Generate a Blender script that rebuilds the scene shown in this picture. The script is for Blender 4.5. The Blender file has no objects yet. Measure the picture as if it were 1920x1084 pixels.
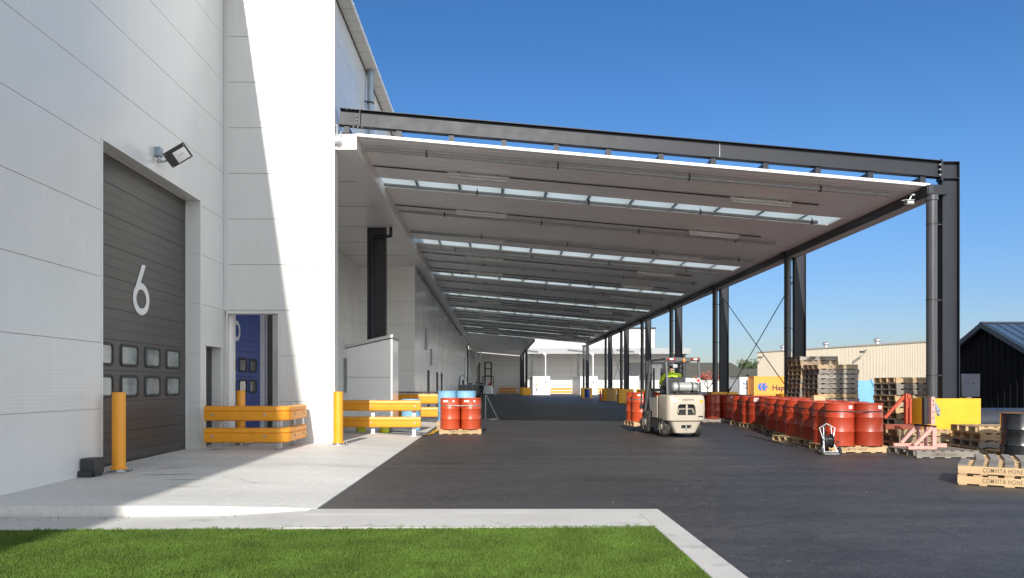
import bpy, bmesh, math, random
import numpy as np
from mathutils import Matrix, Vector
random.seed(7)
R = math.radians
S = bpy.context.scene
COL = S.collection
# ---- measured view: principal point, focal length in photo pixels, eye height ----
F, CX, CY, EYE = 1400.0, 929.0, 722.7, 1.39
def U(px, Y): return (px-CX)*Y/F
def V(py, Y): return EYE+(CY-py)*Y/F

ORD = ['', 'first', 'second', 'third', 'fourth', 'fifth', 'sixth', 'seventh', 'eighth', 'ninth', 'tenth', 'eleventh', 'twelfth',
       'thirteenth', 'fourteenth', 'fifteenth', 'sixteenth', 'seventeenth', 'eighteenth', 'nineteenth', 'twentieth', 'twenty-first', 'twenty-second', 'twenty-third', 'twenty-fourth']

# ------------------------------------------------------------------ mesh builder
class MB:
    def __init__(s): s.v = []; s.f = []; s.m = []
    def add(s, vs, fs, mi=0, M=None):
        b = len(s.v)
        if M is not None: vs = [M @ Vector(v) for v in vs]
        s.v += [tuple(v) for v in vs]
        s.f += [tuple(b+i for i in f) for f in fs]
        s.m += [mi]*len(fs) if isinstance(mi, int) else list(mi)
    def box(s, x0, x1, y0, y1, z0, z1, mi=0, M=None):
        s.add([(x0,y0,z0),(x1,y0,z0),(x1,y1,z0),(x0,y1,z0),(x0,y0,z1),(x1,y0,z1),(x1,y1,z1),(x0,y1,z1)],
              [(0,3,2,1),(4,5,6,7),(0,1,5,4),(1,2,6,5),(2,3,7,6),(3,0,4,7)], mi, M)
    def cbox(s, c, d, mi=0, M=None):
        s.box(c[0]-d[0]/2, c[0]+d[0]/2, c[1]-d[1]/2, c[1]+d[1]/2, c[2]-d[2]/2, c[2]+d[2]/2, mi, M)
    def bar(s, p0, p1, w, h, mi=0, up=(0,0,1), M=None):
        p0 = Vector(p0); p1 = Vector(p1); d = p1-p0; L = d.length; x = d/L; u = Vector(up)
        y = u.cross(x)
        if y.length < 1e-4: y = Vector((0,1,0)).cross(x)
        y.normalize(); z = x.cross(y)
        T = Matrix(((x.x,y.x,z.x,p0.x),(x.y,y.y,z.y,p0.y),(x.z,y.z,z.z,p0.z),(0,0,0,1)))
        if M is not None: T = M @ T
        s.box(0, L, -w/2, w/2, -h/2, h/2, mi, T)
    def ibeam(s, p0, p1, dep, wid, tf, tw, mi=0, up=(0,0,1)):
        p0 = Vector(p0); p1 = Vector(p1); x = (p1-p0).normalized(); y = Vector(up).cross(x).normalized(); z = x.cross(y)
        for sg in (1, -1):
            o = z*(sg*(dep-tf)/2); s.bar(p0+o, p1+o, wid, tf, mi, up)
        s.bar(p0, p1, tw, dep-2*tf, mi, up)
    def cyl(s, p0, p1, r0, r1=None, n=14, mi=0, caps=True, M=None):
        r1 = r0 if r1 is None else r1
        p0 = Vector(p0); p1 = Vector(p1); z = (p1-p0).normalized()
        x = z.orthogonal().normalized(); y = z.cross(x); vs = []
        for p, r in ((p0, r0), (p1, r1)):
            for i in range(n):
                a = 2*math.pi*i/n; vs.append(p+x*(r*math.cos(a))+y*(r*math.sin(a)))
        fs = [(i,(i+1)%n,n+(i+1)%n,n+i) for i in range(n)]
        if caps: fs += [tuple(range(n-1,-1,-1)), tuple(range(n,2*n))]
        s.add(vs, fs, mi, M)
    def tube(s, pts, r, n=8, mi=0, M=None):
        for a, b in zip(pts[:-1], pts[1:]): s.cyl(a, b, r, n=n, mi=mi, M=M)
        for p in pts[1:-1]: s.ball(p, (r,r,r), n, 4, mi, M)
    def lathe(s, prof, n=28, mi=0, M=None, cap0=True, cap1=True):
        vs = []; fs = []; ms = []
        for r, z in prof:
            for i in range(n):
                a = 2*math.pi*i/n; vs.append((r*math.cos(a), r*math.sin(a), z))
        for k in range(len(prof)-1):
            for i in range(n):
                j = (i+1)%n; fs.append((k*n+i, k*n+j, (k+1)*n+j, (k+1)*n+i)); ms.append(mi if isinstance(mi,int) else mi[k])
        if cap0: fs.append(tuple(range(n-1,-1,-1))); ms.append(ms[0])
        if cap1: fs.append(tuple(range((len(prof)-1)*n, len(prof)*n))); ms.append(ms[-1])
        s.add(vs, fs, ms, M)
    def ball(s, c, r, n=12, k=7, mi=0, M=None):
        prof = [(math.sin(math.pi*i/k)*1.0, -math.cos(math.pi*i/k)) for i in range(1, k)]
        T = Matrix.Translation(Vector(c)) @ Matrix.Diagonal((r[0], r[1], r[2], 1))
        if M is not None: T = M @ T
        s.lathe(prof, n, mi, T)
    def prism(s, poly, a, b, axis='y', mi=0, M=None):
        def P(p, t):
            return {'y': (p[0], t, p[1]), 'x': (t, p[0], p[1]), 'z': (p[0], p[1], t)}[axis]
        n = len(poly); vs = [P(p, a) for p in poly]+[P(p, b) for p in poly]
        s.add(vs, [(i,(i+1)%n,n+(i+1)%n,n+i) for i in range(n)]+[tuple(range(n-1,-1,-1)), tuple(range(n,2*n))], mi, M)
    def loft(s, loops, mi=0, M=None):
        n = len(loops[0]); vs = [p for l in loops for p in l]; fs = []
        for k in range(len(loops)-1):
            for i in range(n):
                j = (i+1)%n; fs.append((k*n+i, k*n+j, (k+1)*n+j, (k+1)*n+i))
        fs += [tuple(range(n-1,-1,-1)), tuple(range((len(loops)-1)*n, len(loops)*n))]
        s.add(vs, fs, mi, M)
    def mesh(s, vs, fs, mi=0, M=None): s.add(vs, fs, mi, M)
    def build(s, name, mats, parent=None, smooth=True, bevel=0, world=False, fix=True, bseg=2):
        me = bpy.data.meshes.new(name); 
        v = s.v
        if world and parent is not None:
            o = Vector(parent.location)
            p = parent.parent
            while p is not None: o = o+Vector(p.location); p = p.parent
            v = [(a-o.x, b-o.y, c-o.z) for a, b, c in v]
        me.from_pydata(v, [], s.f)
        if not isinstance(mats, (list, tuple)): mats = [mats]
        for m in mats: me.materials.append(m)
        me.polygons.foreach_set('material_index', s.m)
        if fix:
            bm = bmesh.new(); bm.from_mesh(me); bmesh.ops.recalc_face_normals(bm, faces=bm.faces); bm.to_mesh(me); bm.free()
        if smooth:
            me.polygons.foreach_set('use_smooth', [True]*len(me.polygons)); me.set_sharp_from_angle(angle=R(32))
        me.update()
        ob = bpy.data.objects.new(name, me); COL.objects.link(ob)
        if parent is not None: ob.parent = parent
        if bevel:
            b = ob.modifiers.new('edge', 'BEVEL'); b.width = bevel; b.segments = bseg; b.limit_method = 'ANGLE'; b.angle_limit = R(40)
        return ob

def tag(o, label=None, cat=None, group=None, kind=None):
    if label: o['label'] = label
    if cat: o['category'] = cat
    if group: o['group'] = group
    if kind: o['kind'] = kind
    return o
def thing(name, label, cat, loc=(0,0,0), rz=0, group=None):
    o = bpy.data.objects.new(name, None); COL.objects.link(o); o.empty_display_size = .2
    o.location = loc; o.rotation_euler = (0,0,rz)
    return tag(o, label, cat, group)
def dup(root, loc, rz=0, label=None, group=None):
    def cp(o, par):
        c = o.copy(); COL.objects.link(c)
        if par is not None: c.parent = par
        for ch in o.children: cp(ch, c)
        return c
    r = cp(root, None); r.location = loc; r.rotation_euler = (0,0,rz)
    if label: r['label'] = label
    if group: r['group'] = group
    return r
def evalmesh(ob):
    dg = bpy.context.evaluated_depsgraph_get()
    return bpy.data.meshes.new_from_object(ob.evaluated_get(dg))
def text_geo(txt, size, shear=0, spacing=1.0, offset=0.0):
    c = bpy.data.curves.new('t', 'FONT'); c.body = txt; c.size = size; c.align_x = 'CENTER'; c.align_y = 'CENTER'; c.shear = shear
    c.space_character = spacing; c.resolution_u = 3; c.offset = offset
    o = bpy.data.objects.new('t', c); COL.objects.link(o)
    me = evalmesh(o); vs = [tuple(v.co) for v in me.vertices]; fs = [tuple(p.vertices) for p in me.polygons]
    bpy.data.objects.remove(o); bpy.data.curves.remove(c); bpy.data.meshes.remove(me)
    return vs, fs
def face_M(o, xdir, ydir):
    x = Vector(xdir).normalized(); y = Vector(ydir).normalized(); z = x.cross(y)
    return Matrix(((x.x,y.x,z.x,o[0]),(x.y,y.y,z.y,o[1]),(x.z,y.z,z.z,o[2]),(0,0,0,1)))
def boolean_cut(ob, cutters):
    for c in cutters:
        k = c.build('cut', [], ob.parent, smooth=False); bpy.context.view_layer.update()
        m = ob.modifiers.new('b', 'BOOLEAN'); m.object = k; m.operation = 'DIFFERENCE'; m.solver = 'EXACT'
        me = evalmesh(ob); ob.modifiers.remove(m); old = ob.data; ob.data = me; bpy.data.meshes.remove(old); bpy.data.objects.remove(k)

# ------------------------------------------------------------------ materials
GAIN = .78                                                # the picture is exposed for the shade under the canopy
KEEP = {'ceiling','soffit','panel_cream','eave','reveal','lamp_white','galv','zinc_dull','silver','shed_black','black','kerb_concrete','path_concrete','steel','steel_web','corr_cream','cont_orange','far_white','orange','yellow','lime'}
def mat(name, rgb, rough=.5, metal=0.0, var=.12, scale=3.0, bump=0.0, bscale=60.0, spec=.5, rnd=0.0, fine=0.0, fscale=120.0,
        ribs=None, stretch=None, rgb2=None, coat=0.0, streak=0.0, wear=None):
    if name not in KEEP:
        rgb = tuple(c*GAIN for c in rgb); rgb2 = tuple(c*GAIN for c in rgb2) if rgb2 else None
    m = bpy.data.materials.new(name); m.use_nodes = True
    nt = m.node_tree; N = nt.nodes; L = nt.links; b = N['Principled BSDF']
    b.inputs['Metallic'].default_value = metal; b.inputs['Specular IOR Level'].default_value = spec
    b.inputs['Coat Weight'].default_value = coat; b.inputs['Coat Roughness'].default_value = .12
    tc = N.new('ShaderNodeTexCoord'); oi = N.new('ShaderNodeObjectInfo')
    mul = N.new('ShaderNodeVectorMath'); mul.operation = 'SCALE'; mul.inputs[0].default_value = (13.1, 7.7, 5.3); L.new(oi.outputs['Random'], mul.inputs['Scale'])
    ad = N.new('ShaderNodeVectorMath'); L.new(tc.outputs['Object'], ad.inputs[0]); L.new(mul.outputs[0], ad.inputs[1])
    vec = ad.outputs[0]
    if stretch:
        mp = N.new('ShaderNodeMapping'); mp.inputs['Scale'].default_value = stretch; L.new(vec, mp.inputs['Vector']); vec = mp.outputs[0]
    n1 = N.new('ShaderNodeTexNoise'); n1.inputs['Scale'].default_value = scale; n1.inputs['Detail'].default_value = 7; n1.inputs['Roughness'].default_value = .6; L.new(vec, n1.inputs['Vector'])
    mr = N.new('ShaderNodeMapRange'); mr.inputs[1].default_value = .3; mr.inputs[2].default_value = .7; L.new(n1.outputs['Fac'], mr.inputs[0])
    mx = N.new('ShaderNodeMix'); mx.data_type = 'RGBA'
    c2 = rgb2 if rgb2 else tuple(min(1, c*(1+var)) for c in rgb); c1 = rgb if rgb2 else tuple(c*(1-var) for c in rgb)
    mx.inputs[6].default_value = (*c1, 1); mx.inputs[7].default_value = (*c2, 1); L.new(mr.outputs[0], mx.inputs[0])
    out = mx.outputs[2]
    def mulv(out, fac, lo, hi):
        r = N.new('ShaderNodeMapRange'); r.inputs[3].default_value = lo; r.inputs[4].default_value = hi; L.new(fac, r.inputs[0])
        k = N.new('ShaderNodeVectorMath'); k.operation = 'SCALE'; L.new(out, k.inputs[0]); L.new(r.outputs[0], k.inputs['Scale']); return k.outputs[0]
    if rnd: out = mulv(out, oi.outputs['Random'], 1-rnd, 1+rnd)
    if fine:
        n2 = N.new('ShaderNodeTexNoise'); n2.inputs['Scale'].default_value = fscale; n2.inputs['Detail'].default_value = 2; L.new(tc.outputs['Object'], n2.inputs['Vector'])
        out = mulv(out, n2.outputs['Fac'], 1-fine, 1+fine)
    if streak:
        mp = N.new('ShaderNodeMapping'); mp.inputs['Scale'].default_value = (3.5, 3.5, .25); L.new(ad.outputs[0], mp.inputs['Vector'])
        n4 = N.new('ShaderNodeTexNoise'); n4.inputs['Scale'].default_value = 2.2; n4.inputs['Detail'].default_value = 5; L.new(mp.outputs[0], n4.inputs['Vector'])
        out = mulv(out, n4.outputs['Fac'], 1-streak, 1+streak)
    if wear:                                                # scuffs / rust: (colour, threshold, scale, strength)
        n5 = N.new('ShaderNodeTexNoise'); n5.inputs['Scale'].default_value = wear[2]; n5.inputs['Detail'].default_value = 8; n5.inputs['Roughness'].default_value = .72; L.new(vec, n5.inputs['Vector'])
        r5 = N.new('ShaderNodeMapRange'); r5.inputs[1].default_value = wear[1]; r5.inputs[2].default_value = wear[1]+.05; r5.inputs[4].default_value = wear[3]; L.new(n5.outputs['Fac'], r5.inputs[0])
        m5 = N.new('ShaderNodeMix'); m5.data_type = 'RGBA'; L.new(r5.outputs[0], m5.inputs[0]); L.new(out, m5.inputs[6]); m5.inputs[7].default_value = (*wear[0], 1); out = m5.outputs[2]
    L.new(out, b.inputs['Base Color'])
    rr = N.new('ShaderNodeMapRange'); rr.inputs[3].default_value = max(.03, rough-.1); rr.inputs[4].default_value = min(1, rough+.12); L.new(n1.outputs['Fac'], rr.inputs[0]); L.new(rr.outputs[0], b.inputs['Roughness'])
    nrm = None
    if bump:
        n3 = N.new('ShaderNodeTexNoise'); n3.inputs['Scale'].default_value = bscale; n3.inputs['Detail'].default_value = 4; L.new(vec, n3.inputs['Vector'])
        bp = N.new('ShaderNodeBump'); bp.inputs['Strength'].default_value = 1; bp.inputs['Distance'].default_value = bump; L.new(n3.outputs['Fac'], bp.inputs['Height']); nrm = bp.outputs[0]
    if ribs:
        ax, per, dist = ribs
        sx = N.new('ShaderNodeSeparateXYZ'); L.new(tc.outputs['Object'], sx.inputs[0])
        m1 = N.new('ShaderNodeMath'); m1.operation = 'MULTIPLY'; m1.inputs[1].default_value = 2*math.pi/per; L.new(sx.outputs[ax], m1.inputs[0])
        m2 = N.new('ShaderNodeMath'); m2.operation = 'SINE'; L.new(m1.outputs[0], m2.inputs[0])
        bp = N.new('ShaderNodeBump'); bp.inputs['Strength'].default_value = 1; bp.inputs['Distance'].default_value = dist; L.new(m2.outputs[0], bp.inputs['Height'])
        if nrm: L.new(nrm, bp.inputs['Normal'])
        nrm = bp.outputs[0]
    if nrm: L.new(nrm, b.inputs['Normal'])
    return m
def glassy(name, rgb, rough=.05):
    m = mat(name, rgb, rough, 0, .3, 1.5, spec=.8); return m

M_ = {}
def mk(k, *a, **kw): M_[k] = mat(k, *a, **kw)
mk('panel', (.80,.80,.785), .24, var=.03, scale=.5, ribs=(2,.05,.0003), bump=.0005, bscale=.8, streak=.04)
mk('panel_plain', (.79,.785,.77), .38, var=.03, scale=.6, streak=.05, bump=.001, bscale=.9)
mk('panel_cream', (.90,.89,.865), .22, var=.03, scale=.8, streak=.04, spec=.7, bump=.0005, bscale=.9)
mk('joint', (.46,.46,.46), .7)
mk('trim', (.76,.76,.75), .4, var=.03)
mk('reveal', (.66,.65,.63), .45, var=.05)
mk('soffit', (.94,.915,.885), .34, var=.03, scale=.7, spec=.6)
mk('ceiling', (.95,.93,.91), .34, var=.03, scale=.5, spec=.9, bump=.0008, bscale=1.5)
mk('eave', (.62,.58,.53), .45, var=.06)
mk('steel', (.026,.027,.032), .42, var=.15, scale=4, spec=.5, streak=.08)
mk('steel_web', (.0145,.0172,.026), .48, var=.12, scale=3, streak=.1, bump=.0006, bscale=3, spec=.35)
mk('pipe_grey', (.06,.064,.072), .32, var=.08)
mk('black', (.018,.018,.02), .5)
mk('door_grey', (.062,.057,.054), .36, var=.14, scale=2.2, stretch=(1,1,4), bump=.0005, bscale=12, fine=.25, fscale=40)
mk('door_blue', (.008,.052,.33), .3, var=.15, spec=.35)
mk('white_paint', (.82,.82,.82), .5, var=.03)
mk('rubber', (.03,.029,.028), .8, fine=.3, wear=((.12,.11,.10),.55,6,.6))
mk('galv', (.48,.50,.52), .38, .75, var=.2, scale=9)
mk('zinc_dull', (.36,.37,.38), .5, .4, var=.15, scale=9)
mk('bracket_blue', (.35,.43,.52), .45, .3)
mk('orange', (.74,.30,.014), .42, var=.06, scale=3, streak=.08, rnd=.04, wear=((.10,.06,.03),.66,5,.7))
mk('yellow', (.76,.37,.018), .42, var=.06, scale=3, streak=.08, wear=((.14,.08,.03),.68,4,.7))
mk('lime', (.62,.72,.03), .45, var=.06)
mk('drum_red', (.41,.046,.016), .38, var=.16, scale=3, rnd=.24, coat=.05, streak=.2, bump=.004, bscale=3.5, wear=((.08,.025,.015),.63,6,.85))
mk('drum_lid', (.42,.05,.017), .4, var=.2, scale=5, rnd=.2, wear=((.10,.04,.03),.62,6,.8))
mk('drum_red_lit', (.57,.080,.025), .34, var=.10, scale=3, rnd=.10, coat=.06, streak=.1, bump=.003, bscale=3.5, wear=((.18,.05,.03),.68,6,.7))  # red drum paint with stronger light put into the colour: lighter, more orange
mk('drum_sky', (.26,.52,.74), .4, var=.08, scale=3, rnd=.05)
mk('drum_navy', (.02,.06,.32), .4, var=.1)
mk('drum_black', (.022,.024,.028), .22, .25, var=.5, scale=4, streak=.4, coat=.3)
mk('rust', (.20,.085,.035), .8, var=.4, scale=14)
mk('sticker', (.82,.80,.80), .5, var=.03)
mk('sticker_pink', (.55,.08,.13), .5)
mk('strap', (.34,.35,.36), .4, .6)
mk('strap_black', (.02,.02,.02), .5)
wood = dict(rough=.8, scale=5, bump=.0015, bscale=30, stretch=(.25,1,1))
mk('wood_new', (.47,.31,.155), rgb2=(.64,.47,.28), rnd=.16, **wood)
mk('wood_mid', (.38,.27,.16), rgb2=(.52,.40,.27), rnd=.18, **wood)
mk('wood_grey', (.20,.175,.15), rgb2=(.36,.325,.285), rnd=.22, **wood)
mk('wood_end', (.60,.42,.22), rough=.85, var=.25, scale=12, rnd=.12)
mk('ink', (.12,.085,.05), .8, var=.3, scale=30)
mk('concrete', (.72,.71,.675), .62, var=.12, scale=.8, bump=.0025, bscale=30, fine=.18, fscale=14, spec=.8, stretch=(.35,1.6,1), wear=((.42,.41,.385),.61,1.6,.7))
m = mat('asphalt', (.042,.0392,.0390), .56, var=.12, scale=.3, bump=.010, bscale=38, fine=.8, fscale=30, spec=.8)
nt = m.node_tree; N = nt.nodes; L = nt.links; b = N['Principled BSDF']; src = b.inputs['Base Color'].links[0].from_socket; tcn = [n for n in N if n.type == 'TEX_COORD'][0]
def layer(src, rot, scl, ns, lo, hi, a=.35, z=.65, det=5):
    mp = N.new('ShaderNodeMapping'); mp.inputs['Rotation'].default_value = (0,0,R(rot)); mp.inputs['Scale'].default_value = scl; L.new(tcn.outputs['Object'], mp.inputs['Vector'])
    n = N.new('ShaderNodeTexNoise'); n.inputs['Scale'].default_value = ns; n.inputs['Detail'].default_value = det; L.new(mp.outputs[0], n.inputs['Vector'])
    r = N.new('ShaderNodeMapRange'); r.inputs[1].default_value = a; r.inputs[2].default_value = z; r.inputs[3].default_value = lo; r.inputs[4].default_value = hi; L.new(n.outputs['Fac'], r.inputs[0])
    k = N.new('ShaderNodeVectorMath'); k.operation = 'SCALE'; L.new(src, k.inputs[0]); L.new(r.outputs[0], k.inputs['Scale']); return k.outputs[0]
src = layer(src, 12, (.22,1.1,1), 1.3, .84, 1.16); src = layer(src, -31, (.14,1.7,1), 1.5, .84, 1.18); src = layer(src, 68, (.12,1.6,1), 1.6, .86, 1.14)
src = layer(src, 0, (1,1,1), 7, .80, 1.26, .35, .65, 4); src = layer(src, 0, (1,1,1), 17, 1.0, 3.0, .71, .76, 1); src = layer(src, 0, (1,1,1), .5, 1.06, .74, .52, .66)
wn = N.new('ShaderNodeTexNoise'); wn.inputs['Scale'].default_value = .5; L.new(tcn.outputs['Object'], wn.inputs['Vector'])
for cx, cy, per in ((-5, 26, 3.1), (13, 6, 4.3), (2, -3, 5.2)):         # tyre arcs left by turning trucks
    mp = N.new('ShaderNodeMapping'); mp.inputs['Location'].default_value = (-cx, -cy, 0); L.new(tcn.outputs['Object'], mp.inputs['Vector'])
    ln = N.new('ShaderNodeVectorMath'); ln.operation = 'LENGTH'; L.new(mp.outputs[0], ln.inputs[0])
    dv = N.new('ShaderNodeMath'); dv.operation = 'MULTIPLY_ADD'; dv.inputs[1].default_value = 1/per; L.new(ln.outputs['Value'], dv.inputs[0]); L.new(wn.outputs['Fac'], dv.inputs[2])
    fr = N.new('ShaderNodeMath'); fr.operation = 'PINGPONG'; fr.inputs[1].default_value = .5; L.new(dv.outputs[0], fr.inputs[0])
    r = N.new('ShaderNodeMapRange'); r.inputs[1].default_value = .0; r.inputs[2].default_value = .035; r.inputs[3].default_value = .80; r.inputs[4].default_value = 1.0; L.new(fr.outputs[0], r.inputs[0])
    k = N.new('ShaderNodeVectorMath'); k.operation = 'SCALE'; L.new(src, k.inputs[0]); L.new(r.outputs[0], k.inputs['Scale']); src = k.outputs[0]
L.new(src, b.inputs['Base Color']); M_['asphalt'] = m
mk('silver', (.40,.42,.41), .36, .35, var=.08, scale=6)
mk('kerb_concrete', (.47,.46,.44), .75, var=.10, scale=1.2, bump=.002, bscale=35, fine=.12, fscale=80, wear=((.36,.355,.34),.60,2.2,.8))
mk('path_concrete', (.48,.47,.45), .75, var=.08, scale=1.2, bump=.002, bscale=35, fine=.12, fscale=80, wear=((.34,.335,.32),.58,1.6,.8))
mk('rust_mark', (.42,.28,.14), .8, var=.3, scale=9)
mk('joint_fill', (.17,.17,.16), .9)
mk('soil', (.06,.05,.03), .95)
mk('line_yellow', (.75,.42,.03), .6, var=.15, scale=8)
mk('beige', (.52,.46,.37), .36, var=.05, scale=2, streak=.08, wear=((.20,.16,.12),.66,5,.6))
mk('beige_light', (.56,.50,.41), .42, var=.05, scale=2, streak=.08, wear=((.20,.16,.12),.62,4,.6))
mk('dark_plastic', (.045,.045,.048), .5)
mk('grey_plastic', (.11,.115,.12), .45)
mk('charcoal', (.05,.05,.053), .55)
mk('lamp_red', (.30,.02,.015), .25)
mk('lamp_amber', (.65,.22,.03), .25)
mk('lamp_white', (.78,.78,.76), .3)
mk('hivis', (.62,.86,.05), .7, var=.08, scale=14, bump=.004, bscale=18)
mk('hivis_green', (.20,.62,.08), .7, var=.1, scale=14)
mk('navy_cloth', (.02,.025,.05), .85, var=.2)
mk('grey_cloth', (.13,.13,.16), .85, var=.2, scale=15)
mk('skin', (.52,.31,.22), .5, var=.05)
mk('hair', (.02,.015,.012), .6)
mk('pink_paint', (.74,.38,.33), .55, var=.12, scale=7, streak=.1)
mk('red_paint', (.52,.075,.03), .5, var=.2, scale=7, streak=.12)
mk('red_brown', (.25,.055,.03), .7, var=.3, scale=6)
mk('corr_cream', (.70,.61,.47), .5, var=.04, scale=.4)
mk('shed_black', (.006,.006,.007), .7, var=.2, spec=.15)
mk('shed_roof', (.07,.12,.20), .33, .3, var=.1)
mk('shed_edge', (.05,.06,.08), .4)
mk('cabinet', (.02,.027,.045), .45, .1)
mk('hdpe', (.028,.032,.045), .28, spec=.7)
mk('bin_blue', (.20,.46,.72), .4, var=.07)
mk('cont_white', (.78,.79,.79), .45, var=.05, streak=.05)
mk('cont_orange', (.74,.29,.04), .5, var=.07, streak=.06)
mk('logo_blue', (.03,.13,.48), .5)
mk('letter_black', (.02,.02,.03), .5)
mk('roof_grey', (.085,.085,.07), .8, var=.12)
mk('house_white', (.74,.73,.69), .7, var=.04)
mk('far_white', (.70,.69,.67), .5, var=.03, scale=.3)
mk('far_grey', (.36,.37,.38), .45, var=.05)
mk('bark', (.10,.075,.055), .9)
mk('leaf_dark', (.045,.075,.025), .7, rgb2=(.09,.13,.045))
mk('leaf_red', (.30,.07,.05), .7, rgb2=(.45,.14,.09))
mk('glass_dark', (.03,.035,.04), .06, spec=.9)
mk('glass_pane', (.22,.25,.25), .07, spec=.9, var=.5, scale=3)
mk('sign_red', (.60,.06,.04), .5)
mk('grey_tank', (.25,.255,.26), .5, .3, var=.1)

# translucent roof light
m = bpy.data.materials.new('skylight'); m.use_nodes = True; nt = m.node_tree; nt.nodes.clear()
o_ = nt.nodes.new('ShaderNodeOutputMaterial'); tr = nt.nodes.new('ShaderNodeBsdfTranslucent'); tp = nt.nodes.new('ShaderNodeBsdfTransparent'); mx = nt.nodes.new('ShaderNodeMixShader')
nz = nt.nodes.new('ShaderNodeTexNoise'); nz.inputs['Scale'].default_value = .7
rp = nt.nodes.new('ShaderNodeValToRGB'); rp.color_ramp.elements[0].color = (.54,.58,.59,1); rp.color_ramp.elements[1].color = (.70,.74,.74,1)
nt.links.new(nz.outputs['Fac'], rp.inputs[0]); nt.links.new(rp.outputs[0], tr.inputs['Color'])
tp.inputs['Color'].default_value = (.75,.8,.8,1); mx.inputs[0].default_value = .22
nt.links.new(tr.outputs[0], mx.inputs[1]); nt.links.new(tp.outputs[0], mx.inputs[2]); nt.links.new(mx.outputs[0], o_.inputs['Surface'])
M_['skylight'] = m
# grass blades: colour from noise, some light passes through
m = mat('grass', (.066,.140,.018), .55, rgb2=(.225,.345,.058), scale=55, spec=.3, fine=.55, fscale=2.2); nt = m.node_tree
b = nt.nodes['Principled BSDF']; tr = nt.nodes.new('ShaderNodeBsdfTranslucent'); ms = nt.nodes.new('ShaderNodeMixShader'); ms.inputs[0].default_value = .3
nt.links.new(b.inputs['Base Color'].links[0].from_socket, tr.inputs['Color'])
nt.links.new(b.outputs[0], ms.inputs[1]); nt.links.new(tr.outputs[0], ms.inputs[2]); nt.links.new(ms.outputs[0], nt.nodes['Material Output'].inputs['Surface'])
M_['grass'] = m
# ------------------------------------------------------------------ camera, light, sky
cam = bpy.data.cameras.new('camera'); camo = bpy.data.objects.new('camera', cam); COL.objects.link(camo)
camo.location = (0, 0, EYE); camo.rotation_euler = (R(90), 0, 0)
cam.sensor_width = 36; cam.lens = F/1920*36; cam.shift_x = (960-CX)/1920; cam.shift_y = (CY-542)/1920
cam.clip_start = .05; cam.clip_end = 4000; S.camera = camo
SUN = Vector((.1445, 1.91, -1.0)).normalized()          # travel of the light
elev = math.asin(-SUN.z); az = math.atan2(-SUN.x, -SUN.y)
sl = bpy.data.lights.new('sun', 'SUN'); sl.energy = 3.6; sl.angle = R(.53); sl.color = (1, .95, .87)
so = bpy.data.objects.new('sun', sl); COL.objects.link(so); so.rotation_euler = SUN.to_track_quat('-Z', 'Y').to_euler(); so.location = (0, -20, 30)
W = bpy.data.worlds.new('World'); S.world = W; W.use_nodes = True
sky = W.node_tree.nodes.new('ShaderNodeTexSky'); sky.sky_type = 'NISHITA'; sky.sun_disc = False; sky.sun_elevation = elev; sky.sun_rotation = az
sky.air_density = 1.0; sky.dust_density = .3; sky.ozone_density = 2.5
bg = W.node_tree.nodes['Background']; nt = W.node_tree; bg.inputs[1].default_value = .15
tc = nt.nodes.new('ShaderNodeTexCoord'); sp = nt.nodes.new('ShaderNodeSeparateXYZ'); nt.links.new(tc.outputs['Generated'], sp.inputs[0])
def wr(sock, a, b, c, d):
    r = nt.nodes.new('ShaderNodeMapRange'); r.interpolation_type = 'SMOOTHSTEP'
    for i, q in enumerate((a, b, c, d)): r.inputs[i+1].default_value = q
    nt.links.new(sock, r.inputs[0]); return r.outputs[0]
def mth(op, a, b):
    n = nt.nodes.new('ShaderNodeMath'); n.operation = op
    for i, q in enumerate((a, b)):
        if isinstance(q, float): n.inputs[i].default_value = q
        else: nt.links.new(q, n.inputs[i])
    return n.outputs[0]
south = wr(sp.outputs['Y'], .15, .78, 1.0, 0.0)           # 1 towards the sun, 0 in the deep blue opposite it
fy = wr(sp.outputs['Y'], .15, .78, .86, .47); fx = wr(sp.outputs['X'], .58, .95, 1.0, 2.2)  # sky dimmed ahead; unseen east brightened to lift the shaded walls
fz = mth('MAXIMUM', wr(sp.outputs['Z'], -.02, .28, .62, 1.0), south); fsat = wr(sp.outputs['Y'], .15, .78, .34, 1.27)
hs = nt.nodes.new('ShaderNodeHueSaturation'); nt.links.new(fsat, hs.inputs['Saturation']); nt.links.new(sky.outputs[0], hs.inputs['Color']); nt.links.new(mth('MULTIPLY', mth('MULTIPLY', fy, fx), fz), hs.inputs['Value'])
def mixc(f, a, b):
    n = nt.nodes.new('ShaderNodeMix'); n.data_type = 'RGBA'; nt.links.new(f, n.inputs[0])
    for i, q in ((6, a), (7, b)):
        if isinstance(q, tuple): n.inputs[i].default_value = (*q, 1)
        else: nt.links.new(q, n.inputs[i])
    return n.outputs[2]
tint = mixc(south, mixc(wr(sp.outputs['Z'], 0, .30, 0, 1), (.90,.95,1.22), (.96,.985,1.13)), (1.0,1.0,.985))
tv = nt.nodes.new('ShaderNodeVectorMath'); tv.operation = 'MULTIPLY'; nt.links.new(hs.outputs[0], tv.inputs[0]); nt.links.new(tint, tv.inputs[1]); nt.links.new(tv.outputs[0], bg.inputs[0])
S.view_settings.view_transform = 'Standard'; S.view_settings.look = 'None'; S.view_settings.exposure = .75; S.view_settings.gamma = 1
S.cycles.max_bounces = 10; S.cycles.diffuse_bounces = 7; S.cycles.transparent_max_bounces = 12; S.cycles.use_denoising = True

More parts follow.
